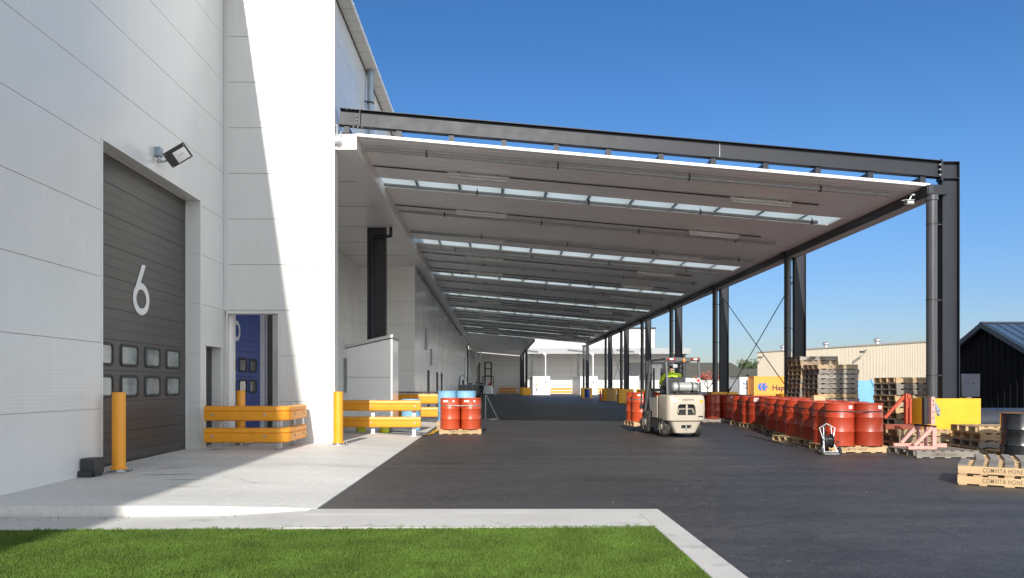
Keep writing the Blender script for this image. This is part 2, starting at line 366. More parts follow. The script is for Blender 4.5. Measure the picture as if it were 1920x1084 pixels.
# ------------------------------------------------------------------ ground
def zs(y): return .04+.06*min(1, max(0, (y-9.5)/7.2))
def zA(x, y):                                             # apron surface: drains away from the doors
    t = min(1, max(0, (-2.0-x)/1.2)); return .012+(zs(y)-.012)*t
mb = MB()
YK = 8.36
def quad(mb, x0, x1, y0, y1, z, mi=0): mb.add([(x0,y0,z),(x1,y0,z),(x1,y1,z),(x0,y1,z)], [(0,1,2,3)], mi)
quad(mb, -900, 900, YK, 1500, 0); quad(mb, 1.82, 900, -60, YK, 0)
tag(mb.build('asphalt_yard', M_['asphalt'], fix=False, smooth=False), kind='structure')
# concrete apron in front of the doors
mb = MB(); xs = [-7.4, -6.2, -5, -4.2, -3.6, -3.2, -2.6, -2.0]; ys = [YK, 9.5, 11, 12.5, 14, 15.5, 16.7, 20, 25, 30, 34]
vs = [(x, y, zA(x, y)) for y in ys for x in xs]; n = len(xs)
fs = [(j*n+i, j*n+i+1, (j+1)*n+i+1, (j+1)*n+i) for j in range(len(ys)-1) for i in range(n-1)]
k = len(vs); vs += [(x, YK, -.2) for x in xs]; fs += [(k+i, k+i+1, i+1, i) for i in range(n-1)]
k = len(vs); vs += [(-2.0, y, -.2) for y in ys]; fs += [(j*n+n-1, k+j, k+j+1, (j+1)*n+n-1) for j in range(len(ys)-1)]
mb.add(vs, fs); mb.box(-4.6, -2.0, 34, 97, -.1, .03)
for y in (12.55, 16.72, 20.9, 25.1):
    for a, b in zip(xs[:-1], xs[1:]):
        if a >= -6.2 or y > 16.8: mb.add([(a,y-.006,zA(a,y)+.002),(b,y-.006,zA(b,y)+.002),(b,y+.006,zA(b,y)+.002),(a,y+.006,zA(a,y)+.002)], [(0,1,2,3)], 1)
for (x, y, w, l, a) in ((-4.9,11.2,.05,.9,8),(-4.4,10.6,.035,.7,-4),(-4.15,9.9,.03,.5,2),(-5.2,12.0,.04,.5,25)):
    ca, sa = math.cos(R(a)), math.sin(R(a)); pts = [(-l/2,-w*.2),(-l*.2,-w/2),(l*.3,-w*.35),(l/2,0),(l*.2,w*.5),(-l*.3,w*.3)]
    mb.add([(x+p*ca-q*sa, y+p*sa+q*ca, zA(x+p*ca-q*sa, y+p*sa+q*ca)+.004) for p, q in pts], [tuple(range(6))], 2)
rg = random.Random(12)
for (x, y, a, n_) in ((-2.3,13.5,200,9),(-3.2,10.2,165,8),(-2.6,17.5,190,7),(-4.6,13.0,20,6)):
    a = R(a)
    for i in range(n_):
        a += rg.uniform(-.5,.5); l = rg.uniform(.08,.22); x2, y2 = x+l*math.cos(a), y+l*math.sin(a)*1.0; w = .003; px_, py_ = -math.sin(a)*w, math.cos(a)*w
        mb.add([(x+px_,y+py_,zA(x,y)+.0035),(x2+px_,y2+py_,zA(x2,y2)+.0035),(x2-px_,y2-py_,zA(x2,y2)+.0035),(x-px_,y-py_,zA(x,y)+.0035)], [(0,1,2,3)], 1); x, y = x2, y2
tag(mb.build('concrete_apron', [M_['concrete'], M_['joint_fill'], M_['rust_mark']], fix=False, smooth=False), kind='structure')
# lower footpath and flush kerb
mb = MB()
xs = [-9, -6, -4.5, -3, -2.08, -2.066, 0, 1.56]; zz = [-.085, -.085, -.08, -.06, -.004, .004, .008, .008]
for i in range(7):
    mi = 1 if i == 4 else 0
    for (ya, yb, da, db) in ((7.28, 7.7, 0, .002), (7.7, YK-.012, .002, -.004 if i < 4 else 0)):
        mb.add([(xs[i],ya,zz[i]+da),(xs[i+1],ya,zz[i+1]+da),(xs[i+1],yb,zz[i+1]+db),(xs[i],yb,zz[i]+db)], [(0,1,2,3)], mi)
    mb.add([(xs[i],7.28,zz[i]),(xs[i+1],7.28,zz[i+1]),(xs[i+1],7.28,-.3),(xs[i],7.28,-.3)], [(0,3,2,1)], mi)
tag(mb.build('footpath', [M_['path_concrete'], M_['joint_fill']], fix=False, smooth=False), kind='structure')
mb = MB()
mb.prism([(1.555,7.4),(1.555,-60),(1.815,-60),(1.815,8.02),(1.555,8.02)], -.3, .014, 'z')
mb.prism([(8.02,-.3),(8.02,.0085),(8.10,.0115),(8.16,.012),(8.34,.012),(8.34,-.3)], -2.07, 1.815, 'x')
tag(mb.build('kerb_strip', M_['kerb_concrete'], bevel=.008), kind='structure')
mb = MB(); zl = lambda x: -.05+.0068*(x+5)
for xa, xb in ((-40,-9),(-9,1.56)): mb.add([(xa,-60,zl(max(xa,-9))),(xb,-60,zl(xb)),(xb,7.29,zl(xb)),(xa,7.29,zl(max(xa,-9)))], [(0,1,2,3)])
tag(mb.build('lawn_soil', M_['soil'], fix=False, smooth=False), kind='structure')
# grass
rng = np.random.default_rng(3)
def grass(nb, x0, x1, y0, y1):
    x = rng.uniform(x0, x1, nb); y = rng.uniform(y0, y1, nb); a = rng.uniform(0, 6.283, nb); h = rng.uniform(.012, .036, nb)*(1+.18*np.sin(x*2.1+1)*np.sin(y*2.7)*((7.3-y)/1.2).clip(0,1)); w = rng.uniform(.0013, .0028, nb)
    lx = rng.normal(0, .012, nb); ly = rng.normal(0, .012, nb); dx = np.cos(a)*w; dy = np.sin(a)*w; z0 = -.05+.0068*(x+5)
    v = np.empty((nb, 5, 3)); 
    v[:,0] = np.c_[x-dx, y-dy, z0]; v[:,1] = np.c_[x+dx, y+dy, z0]
    v[:,2] = np.c_[x-dx*.8+lx*.35, y-dy*.8+ly*.35, z0+h*.6]; v[:,3] = np.c_[x+dx*.8+lx*.35, y+dy*.8+ly*.35, z0+h*.6]; v[:,4] = np.c_[x+lx, y+ly, z0+h*(1-(lx**2+ly**2)*120).clip(.4,1)]
    return v
v = np.concatenate([grass(420000, -5.2, 1.55, 4.9, 7.29), grass(9000, -5.2, 1.57, 7.27, 7.33), grass(40000, -9, 1.55, 2.2, 4.9), grass(20000, -9, -5.2, 4.9, 7.3)]); nb = len(v)
def tufts(n):
    out = []
    for i in range(n):
        cx, cy = (rng.uniform(-4.6,1.5), 7.29+rng.uniform(-.02,.03)) if i % 2 else (rng.uniform(-4.8,1.5), rng.uniform(5.3,7.2)); g = grass(26, cx-.022, cx+.022, cy-.022, cy+.022); g[:,2:,2] += (g[:,2:,2]-g[:,:1,2])*rng.uniform(.15,.8); out.append(g)
    return np.concatenate(out)
v = np.concatenate([v, tufts(170)]); nb = len(v)
me = bpy.data.meshes.new('lawn_grass'); me.vertices.add(nb*5); me.vertices.foreach_set('co', v.reshape(-1).astype('f4'))
me.loops.add(nb*7); base = (np.arange(nb)*5)[:,None]; me.loops.foreach_set('vertex_index', (base+np.array([0,1,3,2,2,3,4])).reshape(-1).astype('i4'))
me.polygons.add(nb*2); st = np.empty((nb,2), 'i4'); st[:,0] = np.arange(nb)*7; st[:,1] = st[:,0]+4; me.polygons.foreach_set('loop_start', st.reshape(-1))
me.update(calc_edges=True); me.materials.append(M_['grass']); go = bpy.data.objects.new('grass', me); COL.objects.link(go)
tag(go, 'short mown green lawn in front of the pale kerb', 'lawn', kind='stuff')
mb = MB(); rg = random.Random(21)
for i in range(260):
    y = 8.6+rg.random()**1.6*16; x = rg.uniform(-1.9, 9) if y > 8.6 else 0
    r_ = rg.uniform(.002,.0055)*(1 if rg.random() < .93 else 1.6); mb.ball((x,y,r_*.3), (r_*rg.uniform(.8,1.5), r_, r_*.6), 6, 4, rg.choice((0,1,1,2)))
for i in range(70):
    x = rg.uniform(-5.8,-2.2); y = YK-.03-abs(rg.gauss(0,.22)); r_ = rg.uniform(.002,.006); mb.ball((x,y,-.075 if x < -3 else -.05), (r_*1.3,r_,r_), 6, 4, rg.choice((1,2,2)))
tag(mb.build('gravel_chips', [M_['kerb_concrete'], M_['joint_fill'], M_['soil']]), 'small loose stone chips and grit scattered on the asphalt', 'gravel', kind='stuff')
mb = MB()
pts = [(U(800,21.0)-.3,20.2),(U(803,21.4),21.2),(U(812,22.6),22.7),(U(822,24.4),24.6)]
for a, b in zip(pts[:-1], pts[1:]): mb.add([(a[0],a[1],.017),(a[0]+.16,a[1],.017),(b[0]+.16,b[1],.017),(b[0],b[1],.017)], [(0,1,2,3)])
tag(mb.build('painted_line', M_['line_yellow'], fix=False, smooth=False), kind='structure')

# ------------------------------------------------------------------ main warehouse
WX, TY, TX = -6.07, 16.67, -3.59
def panel_wall(mb, axis, c, thick, u0, u1, v0, v1, joints, holes, sign, mp=0, mj=1, vj=(), jd=.012, jw=.009):
    cu = {u0, u1}; cv = {v0, v1}
    for h in holes: cu |= {h[0], h[1]}; cv |= {h[2], h[3]}
    for j in joints: cv |= {j-jw/2, j+jw/2}
    for j in vj: cu |= {j-jw/2, j+jw/2}
    cu = sorted(u for u in cu if u0 <= u <= u1); cv = sorted(v for v in cv if v0 <= v <= v1)
    for a, b in zip(cu[:-1], cu[1:]):
        for d, e in zip(cv[:-1], cv[1:]):
            mu, mv = (a+b)/2, (d+e)/2
            if any(h[0] < mu < h[1] and h[2] < mv < h[3] for h in holes): continue
            isj = any(abs(mv-j) < jw/2 for j in joints) or any(abs(mu-j) < jw/2 for j in vj)
            f = c-sign*(jd if isj else 0); k = c-sign*thick
            lo, hi = min(f, k), max(f, k); mi = mj if isj else mp
            if axis == 'x': mb.box(lo, hi, a, b, d, e, mi)
            else: mb.box(a, b, lo, hi, d, e, mi)
JZ = [1.03+1.0185*k for k in range(-1, 12)]
wh = thing('warehouse', 'white panel clad warehouse with dark numbered roller doors and tall lit corner face', 'warehouse', (-6.0, 16.0, 0))
D6 = (11.53, 15.34, 0, 5.18); PD = (15.64, 16.50, 0, 2.22)
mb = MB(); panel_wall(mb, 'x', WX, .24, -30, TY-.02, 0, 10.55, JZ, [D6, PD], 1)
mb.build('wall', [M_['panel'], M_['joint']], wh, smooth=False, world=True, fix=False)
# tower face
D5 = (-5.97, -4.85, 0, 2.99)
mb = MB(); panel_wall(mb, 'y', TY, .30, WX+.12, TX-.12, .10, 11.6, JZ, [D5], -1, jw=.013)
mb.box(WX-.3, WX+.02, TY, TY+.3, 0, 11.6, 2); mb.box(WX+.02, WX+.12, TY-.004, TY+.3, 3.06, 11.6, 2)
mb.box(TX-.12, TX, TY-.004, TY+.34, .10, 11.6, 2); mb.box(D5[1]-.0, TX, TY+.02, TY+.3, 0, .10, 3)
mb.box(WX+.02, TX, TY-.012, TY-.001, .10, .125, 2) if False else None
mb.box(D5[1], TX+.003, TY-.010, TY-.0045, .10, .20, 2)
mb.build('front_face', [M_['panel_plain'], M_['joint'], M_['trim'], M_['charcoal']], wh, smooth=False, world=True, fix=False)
# the opening beneath the tower: frame, passage walls
mb = MB(); t = .05
mb.box(D5[0]-.03, D5[1]+t, TY-.03, TY-.013, 2.99, 3.05, 0); mb.box(D5[1], D5[1]+t, TY-.03, TY-.013, .1, 2.99, 0); mb.box(D5[0]-.03, D5[0], TY-.03, TY-.013, .1, 2.99, 0)
mb.build('opening_trim', [M_['trim']], wh, smooth=False, world=True)
mb = MB(); PX = -6.9
panel_wall(mb, 'x', PX, .2, TY+.3, 24.5, 0, 6.68, JZ, [(18.25, 22.3, 0, 4.9)], 1)
mb.box(PX, -5.98, TY+.3, TY+.5, 0, 6.68, 0); mb.box(-6.1-.8, -6.1, 24.5, 24.7, 0, 6.68, 0)
panel_wall(mb, 'x', -6.1, .2, 24.7, 33.2, 0, 6.68, JZ, [], 1)
panel_wall(mb, 'y', 33.2, .2, -6.1, TX-.2, 0, 6.68, JZ, [], -1)
mb.build('recess_wall', [M_['panel_cream'], M_['joint']], wh, smooth=False, world=True, fix=False)
mb = MB()
panel_wall(mb, 'x', TX, .2, 33.2, 97, 0.0, 6.68, JZ, [(39.4,40.3,0,2.15),(45.4,46.3,0,2.15),(49.2,50.1,0,2.15),(84,88,0,4.5)], 1, vj=(41.6, 49.9, 58.2, 66.5, 74.8))
mb.box(-4.8,-4.6,97,125,0,6.69,0); mb.box(-4.6,TX,97.0,97.2,5.2,6.69,0); mb.box(-5,TX-.2,96.8,97,0,6.68,0)
mb.build('long_wall', [M_['panel_cream'], M_['joint']], wh, smooth=False, world=True, fix=False)
for y in (39.4, 45.4, 49.2):
    d = MB(); d.box(TX-.16, TX-.1, y, y+.9, 0, 2.15, 0); d.box(TX-.03, TX+.03, y-.05, y, 0, 2.2, 0); d.box(TX-.03, TX+.03, y+.9, y+.95, 0, 2.2, 0); d.box(TX-.03, TX+.03, y, y+.9, 2.15, 2.2, 0)
    d.cyl((TX-.1,y+.1,1.0),(TX-.04,y+.1,1.0),.02, n=8, mi=1); d.build('door', [M_['charcoal'], M_['galv']], wh, world=True)
d = MB(); d.box(TX-.16, TX-.1, 84, 88, 0, 4.5, 0); d.build('roller_shutter', [M_['far_grey']], wh, world=True)
# small wall cabinets and a louvre on the long wall
d = MB(); d.box(TX, TX+.09, 38.0, 38.5, 3.2, 4.3); d.box(TX, TX+.09, 41.2, 41.5, 2.5, 3.4); d.build('wall_louvre', [M_['zinc_dull']], wh, world=True)
d = MB(); d.box(-6.1, -6.05, 30.0, 31.6, 1.1, 2.5, 0)
for i in range(14): d.box(-6.05, -6.02, 30.05, 31.55, 1.14+i*.098, 1.19+i*.098, 0)
d.build('louvre', [M_['zinc_dull']], wh, world=True)
# high wall, soffit over the recess, eaves
mb = MB(); panel_wall(mb, 'x', TX, .2, TY+.34, 125, 7.02, 10.08, [8.17, 9.18], [], 1, vj=(24.9, 33.2, 41.5))
mb.build('upper_wall', [M_['panel'], M_['joint']], wh, smooth=False, world=True, fix=False)
mb = MB()
mb.box(-7.1, TX, TY+.34, 33.4, 6.69, 7.0, 0); mb.box(TX, -3.12, 16.76, 125, 6.69, 7.03, 0)
for y in (19.4, 22.1, 24.9, 27.6, 30.4): mb.box(-6.1, -3.6, y, y+.02, 6.682, 6.69, 1)
for i in range(24):
    y = 34+i*1.9; mb.box(TX+.02, TX+.10, y, y+1.3, 6.55, 6.63, 2)
mb.build('soffit', [M_['soffit'], M_['joint'], M_['zinc_dull']], wh, smooth=False, world=True)
def eave(x0, x1, z, ya, yb, bolts, yref):
    mb = MB(); p = .566; i = 0; y = ya
    while y < yb:
        mb.box(x0, x1, y, min(yb, y+p-.016), z, z+.05, 0); y += p
    mb.box(x0, x1-.005, ya, yb, z+.012, z+.045, 1)
    mb.box(x0-.03, x0+.02, ya, yb, z-.035, z, 1)
    y = ya
    while y < min(yb, yref):
        mb.ball((x1-.01, y-.008, z+.10), (.022,.022,.022), 8, 5, 2); mb.cyl((x1-.01,y-.008,z+.04),(x1-.01,y-.008,z+.1),.006, n=6, mi=1); y += p
    return mb
eave(TX, -3.27, 10.08, TY+.0, 125, 1, 45).build('eave', [M_['eave'], M_['charcoal'], M_['white_paint']], wh, world=True)
eave(WX, -5.72, 10.55, -30, TY-.05, 1, 17).build('eave', [M_['eave'], M_['charcoal'], M_['white_paint']], wh, world=True)
mb = MB()
def slab(xa, za, xb, zb, y0, y1, th): mb.prism([(xa,za),(xb,zb),(xb,zb+th),(xa,za+th)], y0, y1, 'y')
slab(-3.28, 10.135, -34, 12.2, TY+.02, 125.2, .1); slab(-5.73, 10.61, -34, 12.6, -30, TY-.06, .1)
mb.box(-34, -33.8, -30, 125, 0, 12.2); mb.box(-34, WX-.3, -30.2, -30, 0, 10.6)
mb.build('roof', [M_['far_white']], wh, smooth=False, world=True)
d = MB(); d.cyl((-3.45,20.6,7.3),(-3.45,20.6,10.06),.085, n=18); d.cyl((-3.45,20.6,9.15),(-3.45,20.6,9.2),.098, n=18, mi=1); d.box(-3.59,-3.5,20.45,20.49,9.16,9.19,1); d.cyl((-3.45,20.6,10.0),(-3.45,20.6,10.07),.1,n=18)
d.build('downpipe', [M_['bracket_blue'], M_['charcoal']], wh, world=True)
# roller door 6
def roller_door(xp, y0, y1, ztop, mdoor, number, winrow, ycs, zoff=0.0, only=None):
    mb = MB(); ph = .514; z = .10; k = 0
    mb.box(xp-.05, xp-.012, y0, y1, .05, ztop+.1, 1)
    while z < ztop+.05:
        h = min(ph, ztop+.08-z); nr = 3 if k > 3 else 3; rh = h/nr
        for r_ in range(nr): mb.box(xp-.012, xp, y0, y1, z+r_*rh+(.003 if r_ else 0), z+(r_+1)*rh-(.009 if r_ == nr-1 else 0), 0)
        z += ph; k += 1
    mb.box(xp-.03, xp+.012, y0, y1, .02, .10, 1)
    dr = mb.build('roller_door', [mdoor, M_['black']], wh, smooth=False, world=True, bevel=.003, bseg=1)
    for zr in winrow:
        for yc in ycs:
            w = MB(); a, b = .275, .15
            def rr(a, b, r, n=4): return [(cx+r*math.cos(t), cz+r*math.sin(t)) for cx, cz, t0 in ((a-r,b-r,0),(-a+r,b-r,90),(-a+r,-b+r,180),(a-r,-b+r,270)) for t in [R(t0+90*i/n) for i in range(n+1)]]
            o1 = [(xp+.003, yc+p, zr+q) for p, q in rr(a+.045, b+.045, .07)]; o2 = [(xp+.022, yc+p, zr+q) for p, q in rr(a+.035, b+.035, .065)]
            o3 = [(xp+.022, yc+p, zr+q) for p, q in rr(a, b, .05)]; o4 = [(xp+.004, yc+p, zr+q) for p, q in rr(a-.005, b-.005, .05)]
            n = len(o1); vs = o1+o2+o3+o4
            w.add(vs, [(l*n+i, l*n+(i+1)%n, (l+1)*n+(i+1)%n, (l+1)*n+i) for l in range(3) for i in range(n)], 0)
            w.add(o4, [tuple(range(n))], 1)
            w.build('window', [M_['black'], M_['glass_pane'] if mdoor is M_['door_grey'] else M_['glass_dark']], dr, world=True)
    vs, fs, c = number
    t = MB(); T = face_M((xp+.006, c[0], c[1]), (0,1,0), (0,0,1)); n = len(vs)
    t.add([(x, y, .0015 if (fs is f6 and i >= SIX[0]) else 0) for i, (x, y) in enumerate(vs)], fs, 0, T)
    t.build('number', [M_['white_paint']], dr, smooth=False, world=True, fix=False)
    return dr
def ring(rx, ry, ix, iy, cy, n=40):
    vs = [(rx*math.cos(6.28318*i/n), cy+ry*math.sin(6.28318*i/n)) for i in range(n)]+[(ix*math.cos(6.28318*i/n), cy+iy*math.sin(6.28318*i/n)) for i in range(n)]
    return vs, [(i, (i+1)%n, n+(i+1)%n, n+i) for i in range(n)]
v6, f6 = ring(.310, .288, .188, .172, -.17)
k = len(v6); v6 += [(-.305,-.12),(-.186,-.14),(.165,.455),(.020,.455)]; SIX = (k,k+1,k+2,k+3); f6.append(SIX)
def stroke(pts, w):
    vs = []; fs = []; n = len(pts)
    for i, p in enumerate(pts):
        a = Vector(pts[max(0,i-1)]); b = Vector(pts[min(n-1,i+1)]); d = (b-a).normalized(); q = Vector((-d.y, d.x))*(w/2); P = Vector(p)
        vs += [tuple(P+q), tuple(P-q)]
    return vs, [(2*i, 2*i+1, 2*i+3, 2*i+2) for i in range(n-1)]
v5, f5 = stroke([(.23*math.cos(R(t)), -.17+.225*math.sin(R(t))) for t in range(-150, 125, 9)], .115)
for q in ([(-.20,.03),(-.085,.0),(-.055,.455),(-.17,.455)], [(-.0551,.34),(.22,.34),(.22,.455),(-.0551,.455)]):
    k = len(v5); v5 += q; f5.append((k,k+1,k+2,k+3))
roller_door(-6.37, 11.40, 15.36, 5.20, M_['door_grey'], (v6, f6, (13.42, 3.11)), (1.906, 1.375), (12.12, 12.99, 13.87, 14.74))
roller_door(-7.03, 18.2, 22.32, 4.9, M_['door_blue'], (v5, f5, (20.27, 3.04)), (1.95, 1.36), (19.03, 19.9, 20.77, 21.63))
# reveals and flashings of door 6 and the personnel door
mb = MB()
mb.box(-6.44, WX+.012, 15.341, 15.375, .03, 5.18, 0); mb.box(-6.44, WX+.012, 11.495, 11.529, .03, 5.18, 0)
mb.box(-6.44, WX+.014, 11.495, 15.375, 5.181, 5.215, 0)
mb.box(-6.8, -6.44, 15.30, 15.9, 0, 5.3, 1); mb.box(-6.8, -6.44, 11.2, 11.49, 0, 5.3, 1); mb.box(-6.8,-6.31,11.2,15.7,5.22,5.4,1)
for z in (.6,1.6,2.6,3.6,4.6): mb.cyl((-6.2,15.341,z),(-6.2,15.335,z),.012,n=8,mi=0)
mb.box(-6.33, WX+.01, 16.501, 16.53, .06, 2.22, 0); mb.box(-6.33, WX+.01, 15.61, 15.639, .06, 2.22, 0); mb.box(-6.33, WX+.05, 15.58, 16.56, 2.221, 2.25, 0)
mb.build('door_reveal', [M_['reveal'], M_['charcoal']], wh, smooth=False, world=True)
d = MB(); d.box(-6.33, -6.27, 15.64, 16.5, .06, 2.22, 0); pd = d.build('door', [M_['charcoal']], wh, world=True)
d = MB(); d.box(-6.27, -6.24, 15.70, 15.76, 1.0, 1.2); d.cyl((-6.24,15.73,1.12),(-6.2,15.73,1.12),.012,n=8); d.cyl((-6.2,15.73,1.12),(-6.2,15.86,1.12),.012,n=8); d.build('handle', [M_['galv']], pd, world=True)
mb = MB(); mb.box(PX-.0, PX+.03, 22.31, 22.5, .1, 4.9, 0); mb.box(PX-.0, PX+.035, 22.5, 23.0, .1, 4.9, 1); mb.box(PX, PX+.02, 23.0, 24.4, .1, 6.6, 2); mb.box(-6.9,-6.05,24.42,24.498,0,6.6,2)
mb.build('door_track', [M_['galv'], M_['black'], M_['reveal']], wh, world=True)

# ------------------------------------------------------------------ canopy
BAY, Y1, XC = 8.3, 16.87, 10.24
def ZR(x): return 7.0-.0876*(x+3.14)
cp = thing('canopy', 'long steel framed loading canopy with sloping white panel roof and rooflight strips', 'canopy', (3.5, 16.87, 0))
SKY = [20.15+BAY*k for k in range(8)]; SW = .95; XL, XR, XI = -3.12, 9.74, 4.15
def roof_strip(name, x0, x1, ya, yb):
    mb = MB(); p = .262; n = max(1, round((yb-ya)/p)); p = (yb-ya)/n; prof = []
    for i in range(n):
        y = ya+i*p; prof += [(y, 0), (y+.62*p, 0), (y+.72*p, .008), (y+.90*p, .008)]
    prof.append((yb, 0)); m = len(prof)
    vs = [(x0, y, ZR(x0)+h) for y, h in prof]+[(x1, y, ZR(x1)+h) for y, h in prof]
    mb.add(vs, [(i, i+1, m+i+1, m+i) for i in range(m-1)], 0)
    z = .05
    mb.add([(x0,ya,ZR(x0)+z),(x1,ya,ZR(x1)+z),(x1,yb,ZR(x1)+z),(x0,yb,ZR(x0)+z),(x0,ya,ZR(x0)),(x1,ya,ZR(x1)),(x1,yb,ZR(x1)),(x0,yb,ZR(x0))],
           [(0,1,2,3),(0,4,5,1),(1,5,6,2),(2,6,7,3),(3,7,4,0)], 1)
    return mb.build(name, [M_['ceiling'], M_['far_white']], cp, smooth=False, world=True, fix=False)
edges = [16.80]
for s in SKY: edges += [s, s+SW]
edges.append(80.0)
for a, b in zip(edges[0::2], edges[1::2]): roof_strip('roof_panel', XL, XR, a, b)
roof_strip('roof_panel', XL, XI, 80.0, 125)
for s in SKY[:7+1]:
    mb = MB(); mb.prism([(XL+.01,ZR(XL)+.03),(9.35,ZR(9.35)+.03),(9.35,ZR(9.35)+.042),(XL+.01,ZR(XL)+.042)], s-.03, s+SW+.03, 'y')
    mb.build('skylight', [M_['skylight']], cp, smooth=False, world=True)
    e = MB()
    for xa, xb in ((9.36,XR),): e.prism([(xa,ZR(xa)),(xb,ZR(xb)),(xb,ZR(xb)+.05),(xa,ZR(xa)+.05)], s+.001, s+SW-.001, 'y')
    e.build('roof_panel', [M_['ceiling']], cp, smooth=False, world=True)
# front edge strip
mb = MB(); mb.prism([(XL,ZR(XL)-.01),(9.76,ZR(9.76)-.01),(9.76,ZR(9.76)+.055),(XL,ZR(XL)+.055)], 16.765, 16.797, 'y')
mb.build('edge_trim', [M_['white_paint']], cp, world=True)
# purlins with cleats at the front
PU = [-3.35+1.18*i for i in range(12)]
for x in PU:
    mb = MB(); z = ZR(x)+.053
    yb = 79.9 if x > XI else 124.5
    mb.box(x-.035, x+.035, 16.84, yb, z, z+.172, 0); mb.box(x-.06, x+.06, 16.815, 16.838, z+.004, z+.172, 1); mb.box(x-.13, x-.06, 16.80, 16.96, z+.01, z+.022, 0)
    mb.build('purlin', [M_['steel'], M_['steel_web']], cp, smooth=False, world=True)
# frames: rafter + column + end plate
def beam_z(x): return ZR(x)+.415
ny = [Y1+BAY*k for k in range(9) if k != 7]
for k, y in enumerate(ny):
    mb = MB(); xa, xb = -3.52, XC-.2
    mb.ibeam((xa, y, beam_z(xa)), (xb, y, beam_z(xb)), .375, .19, .014, .012, 0)
    if k == 0:
        for dx in (.42, .435): pass
        mb.box(-3.06, -3.04, y-.09, y-.007, beam_z(-3.05)-.172, beam_z(-3.05)+.17, 0)
        for q in (-.11, -.03, .05): mb.ball((-3.13, y-.02, beam_z(-3.1)+q), (.02,.02,.02), 8, 5, 1)
        for q in (-.30, -.2, -.1, .1): mb.ball((-3.05+q, y-.06, beam_z(-3.05)+.2), (.018,.018,.025), 8, 5, 1); mb.ball((-3.05+q+.15, y-.06, beam_z(-3.05)-.2), (.018,.018,.025), 8, 5, 1)
        mb.box(5.06, 5.067, y-.012, y-.0065, beam_z(5.06)-.17, beam_z(5.06)+.17, 1)
    mb.build('rafter', [M_['steel_web'], M_['galv']], cp, smooth=False, world=True)
    mb = MB(); top = beam_z(XC)+.17
    for sg in (-1, 1): mb.box(XC+sg*.187-.007, XC+sg*.187+.007, y-.095, y+.095, .02, top, 0)
    mb.box(XC-.18, XC+.18, y-.006, y+.006, .02, top-.014, 0); mb.box(XC-.194, XC+.194, y-.095, y+.095, top-.0, top+.014, 0)
    mb.box(XC-.18, XC+.18, y-.09, y-.007, beam_z(XC)-.20, beam_z(XC)-.186, 0)
    if k == 0:
        mb.box(XC-.225, XC-.196, y-.1, y+.1, beam_z(XC)-.24, beam_z(XC)+.23, 0)
        for q in (-.12, 0, .11): mb.ball((XC-.235, y-.07, beam_z(XC)+q), (.028,.028,.028), 10, 6, 1)
    mb.box(XC-.3, XC+.3, y-.25, y+.25, 0, .02, 0)
    mb.build('column', [M_['steel_web'], M_['galv']], cp, smooth=False, world=True)
    d = MB(); px = 9.83
    yd = y-.05
    d.cyl((px,yd,.12),(px,yd,5.63),.115, n=20, mi=0); d.cyl((px,yd,5.55),(px,yd,5.66),.135, n=20, mi=0); d.cyl((px,yd,.95),(px,yd,1.12),.125,n=20,mi=0)
    for z in (1.6, 3.3, 5.0): d.cyl((px,yd,z),(px,yd,z+.03),.12,n=20,mi=1); d.box(px+.1,XC-.19,yd-.015,yd+.015,z,z+.025,1)
    d.build('downpipe', [M_['pipe_grey'], M_['black']], cp, world=True)
    d = MB(); d.box(9.66, 10.12, y-.16, y+.16, 5.66, 5.885, 0); d.build('outlet_box', [M_['steel_web']], cp, world=True, bevel=.01)
# second line of columns in the recess and inner columns far away
for k in (1,):
    y = Y1+BAY*k; mb = MB(); mb.ibeam((-3.99,y,.1),(-3.99,y,6.68), .62, .3, .02, .016, 0, up=(1,0,0)); mb.box(-4.29,-3.69,y-.1,y-.02,.1,6.68,0)
    mb.build('column', [M_['steel']], cp, smooth=False, world=True)
    d = MB(); d.tube([(-4.12,y-.2,1.0),(-4.12,y-.2,6.35),(-3.5,y-.2,6.38),(-3.5,y-.2,6.69)], .05, 10); d.build('downpipe', [M_['cabinet']], cp, world=True)
for y in (103, 113.5, 124):
    mb = MB(); mb.ibeam((XI+.1,y,0),(XI+.1,y,ZR(XI)), .36, .25, .014, .012, 0, up=(1,0,0)); mb.build('column', [M_['steel_web']], cp, smooth=False, world=True)
# eaves beam, box gutter underside
mb = MB(); mb.box(9.70, 9.79, 16.70, 80, 5.69, ZR(9.74)-.004, 0); mb.box(9.79, 10.0, 16.98, 80, 5.72, 5.90, 0)
mb.build('gutter', [M_['steel']], cp, smooth=False, world=True)
mb = MB(); y = 16.98
while y < 80: mb.box(9.80, 10.13, y, y+.55, 5.67, 5.70, 0); y += .566
mb.box(9.80, 10.125, 16.98, 80, 5.685, 5.71, 1)
mb.build('gutter_soffit', [M_['eave'], M_['black']], cp, smooth=False, world=True)
mb = MB(); mb.box(XI+.0, XI+.12, 80.2, 125, ZR(XI)-.25, ZR(XI)-.003); mb.box(XI+.12, 9.7, 79.95, 80.1, 5.7, 5.80) if False else None
mb.build('gutter', [M_['steel']], cp, smooth=False, world=True)
# rod bracing between columns
def brace(ya, yb, x=XC):
    for a, b in ((ya, yb), (yb, ya)):
        mb = MB(); mb.cyl((x-.02 if a > b else x+.02, a, 5.3), (x-.02 if a > b else x+.02, b, .75), .016, n=8); 
        p = Vector((x, a, 5.3)); q = Vector((x, b, .75)); c = p.lerp(q, .88); e = p.lerp(q, .93); mb.cyl(c, e, .03, n=8)
        mb.build('brace_rod', [M_['steel']], cp, world=True)
brace(Y1+BAY, Y1+2*BAY); brace(Y1+5*BAY, Y1+6*BAY)
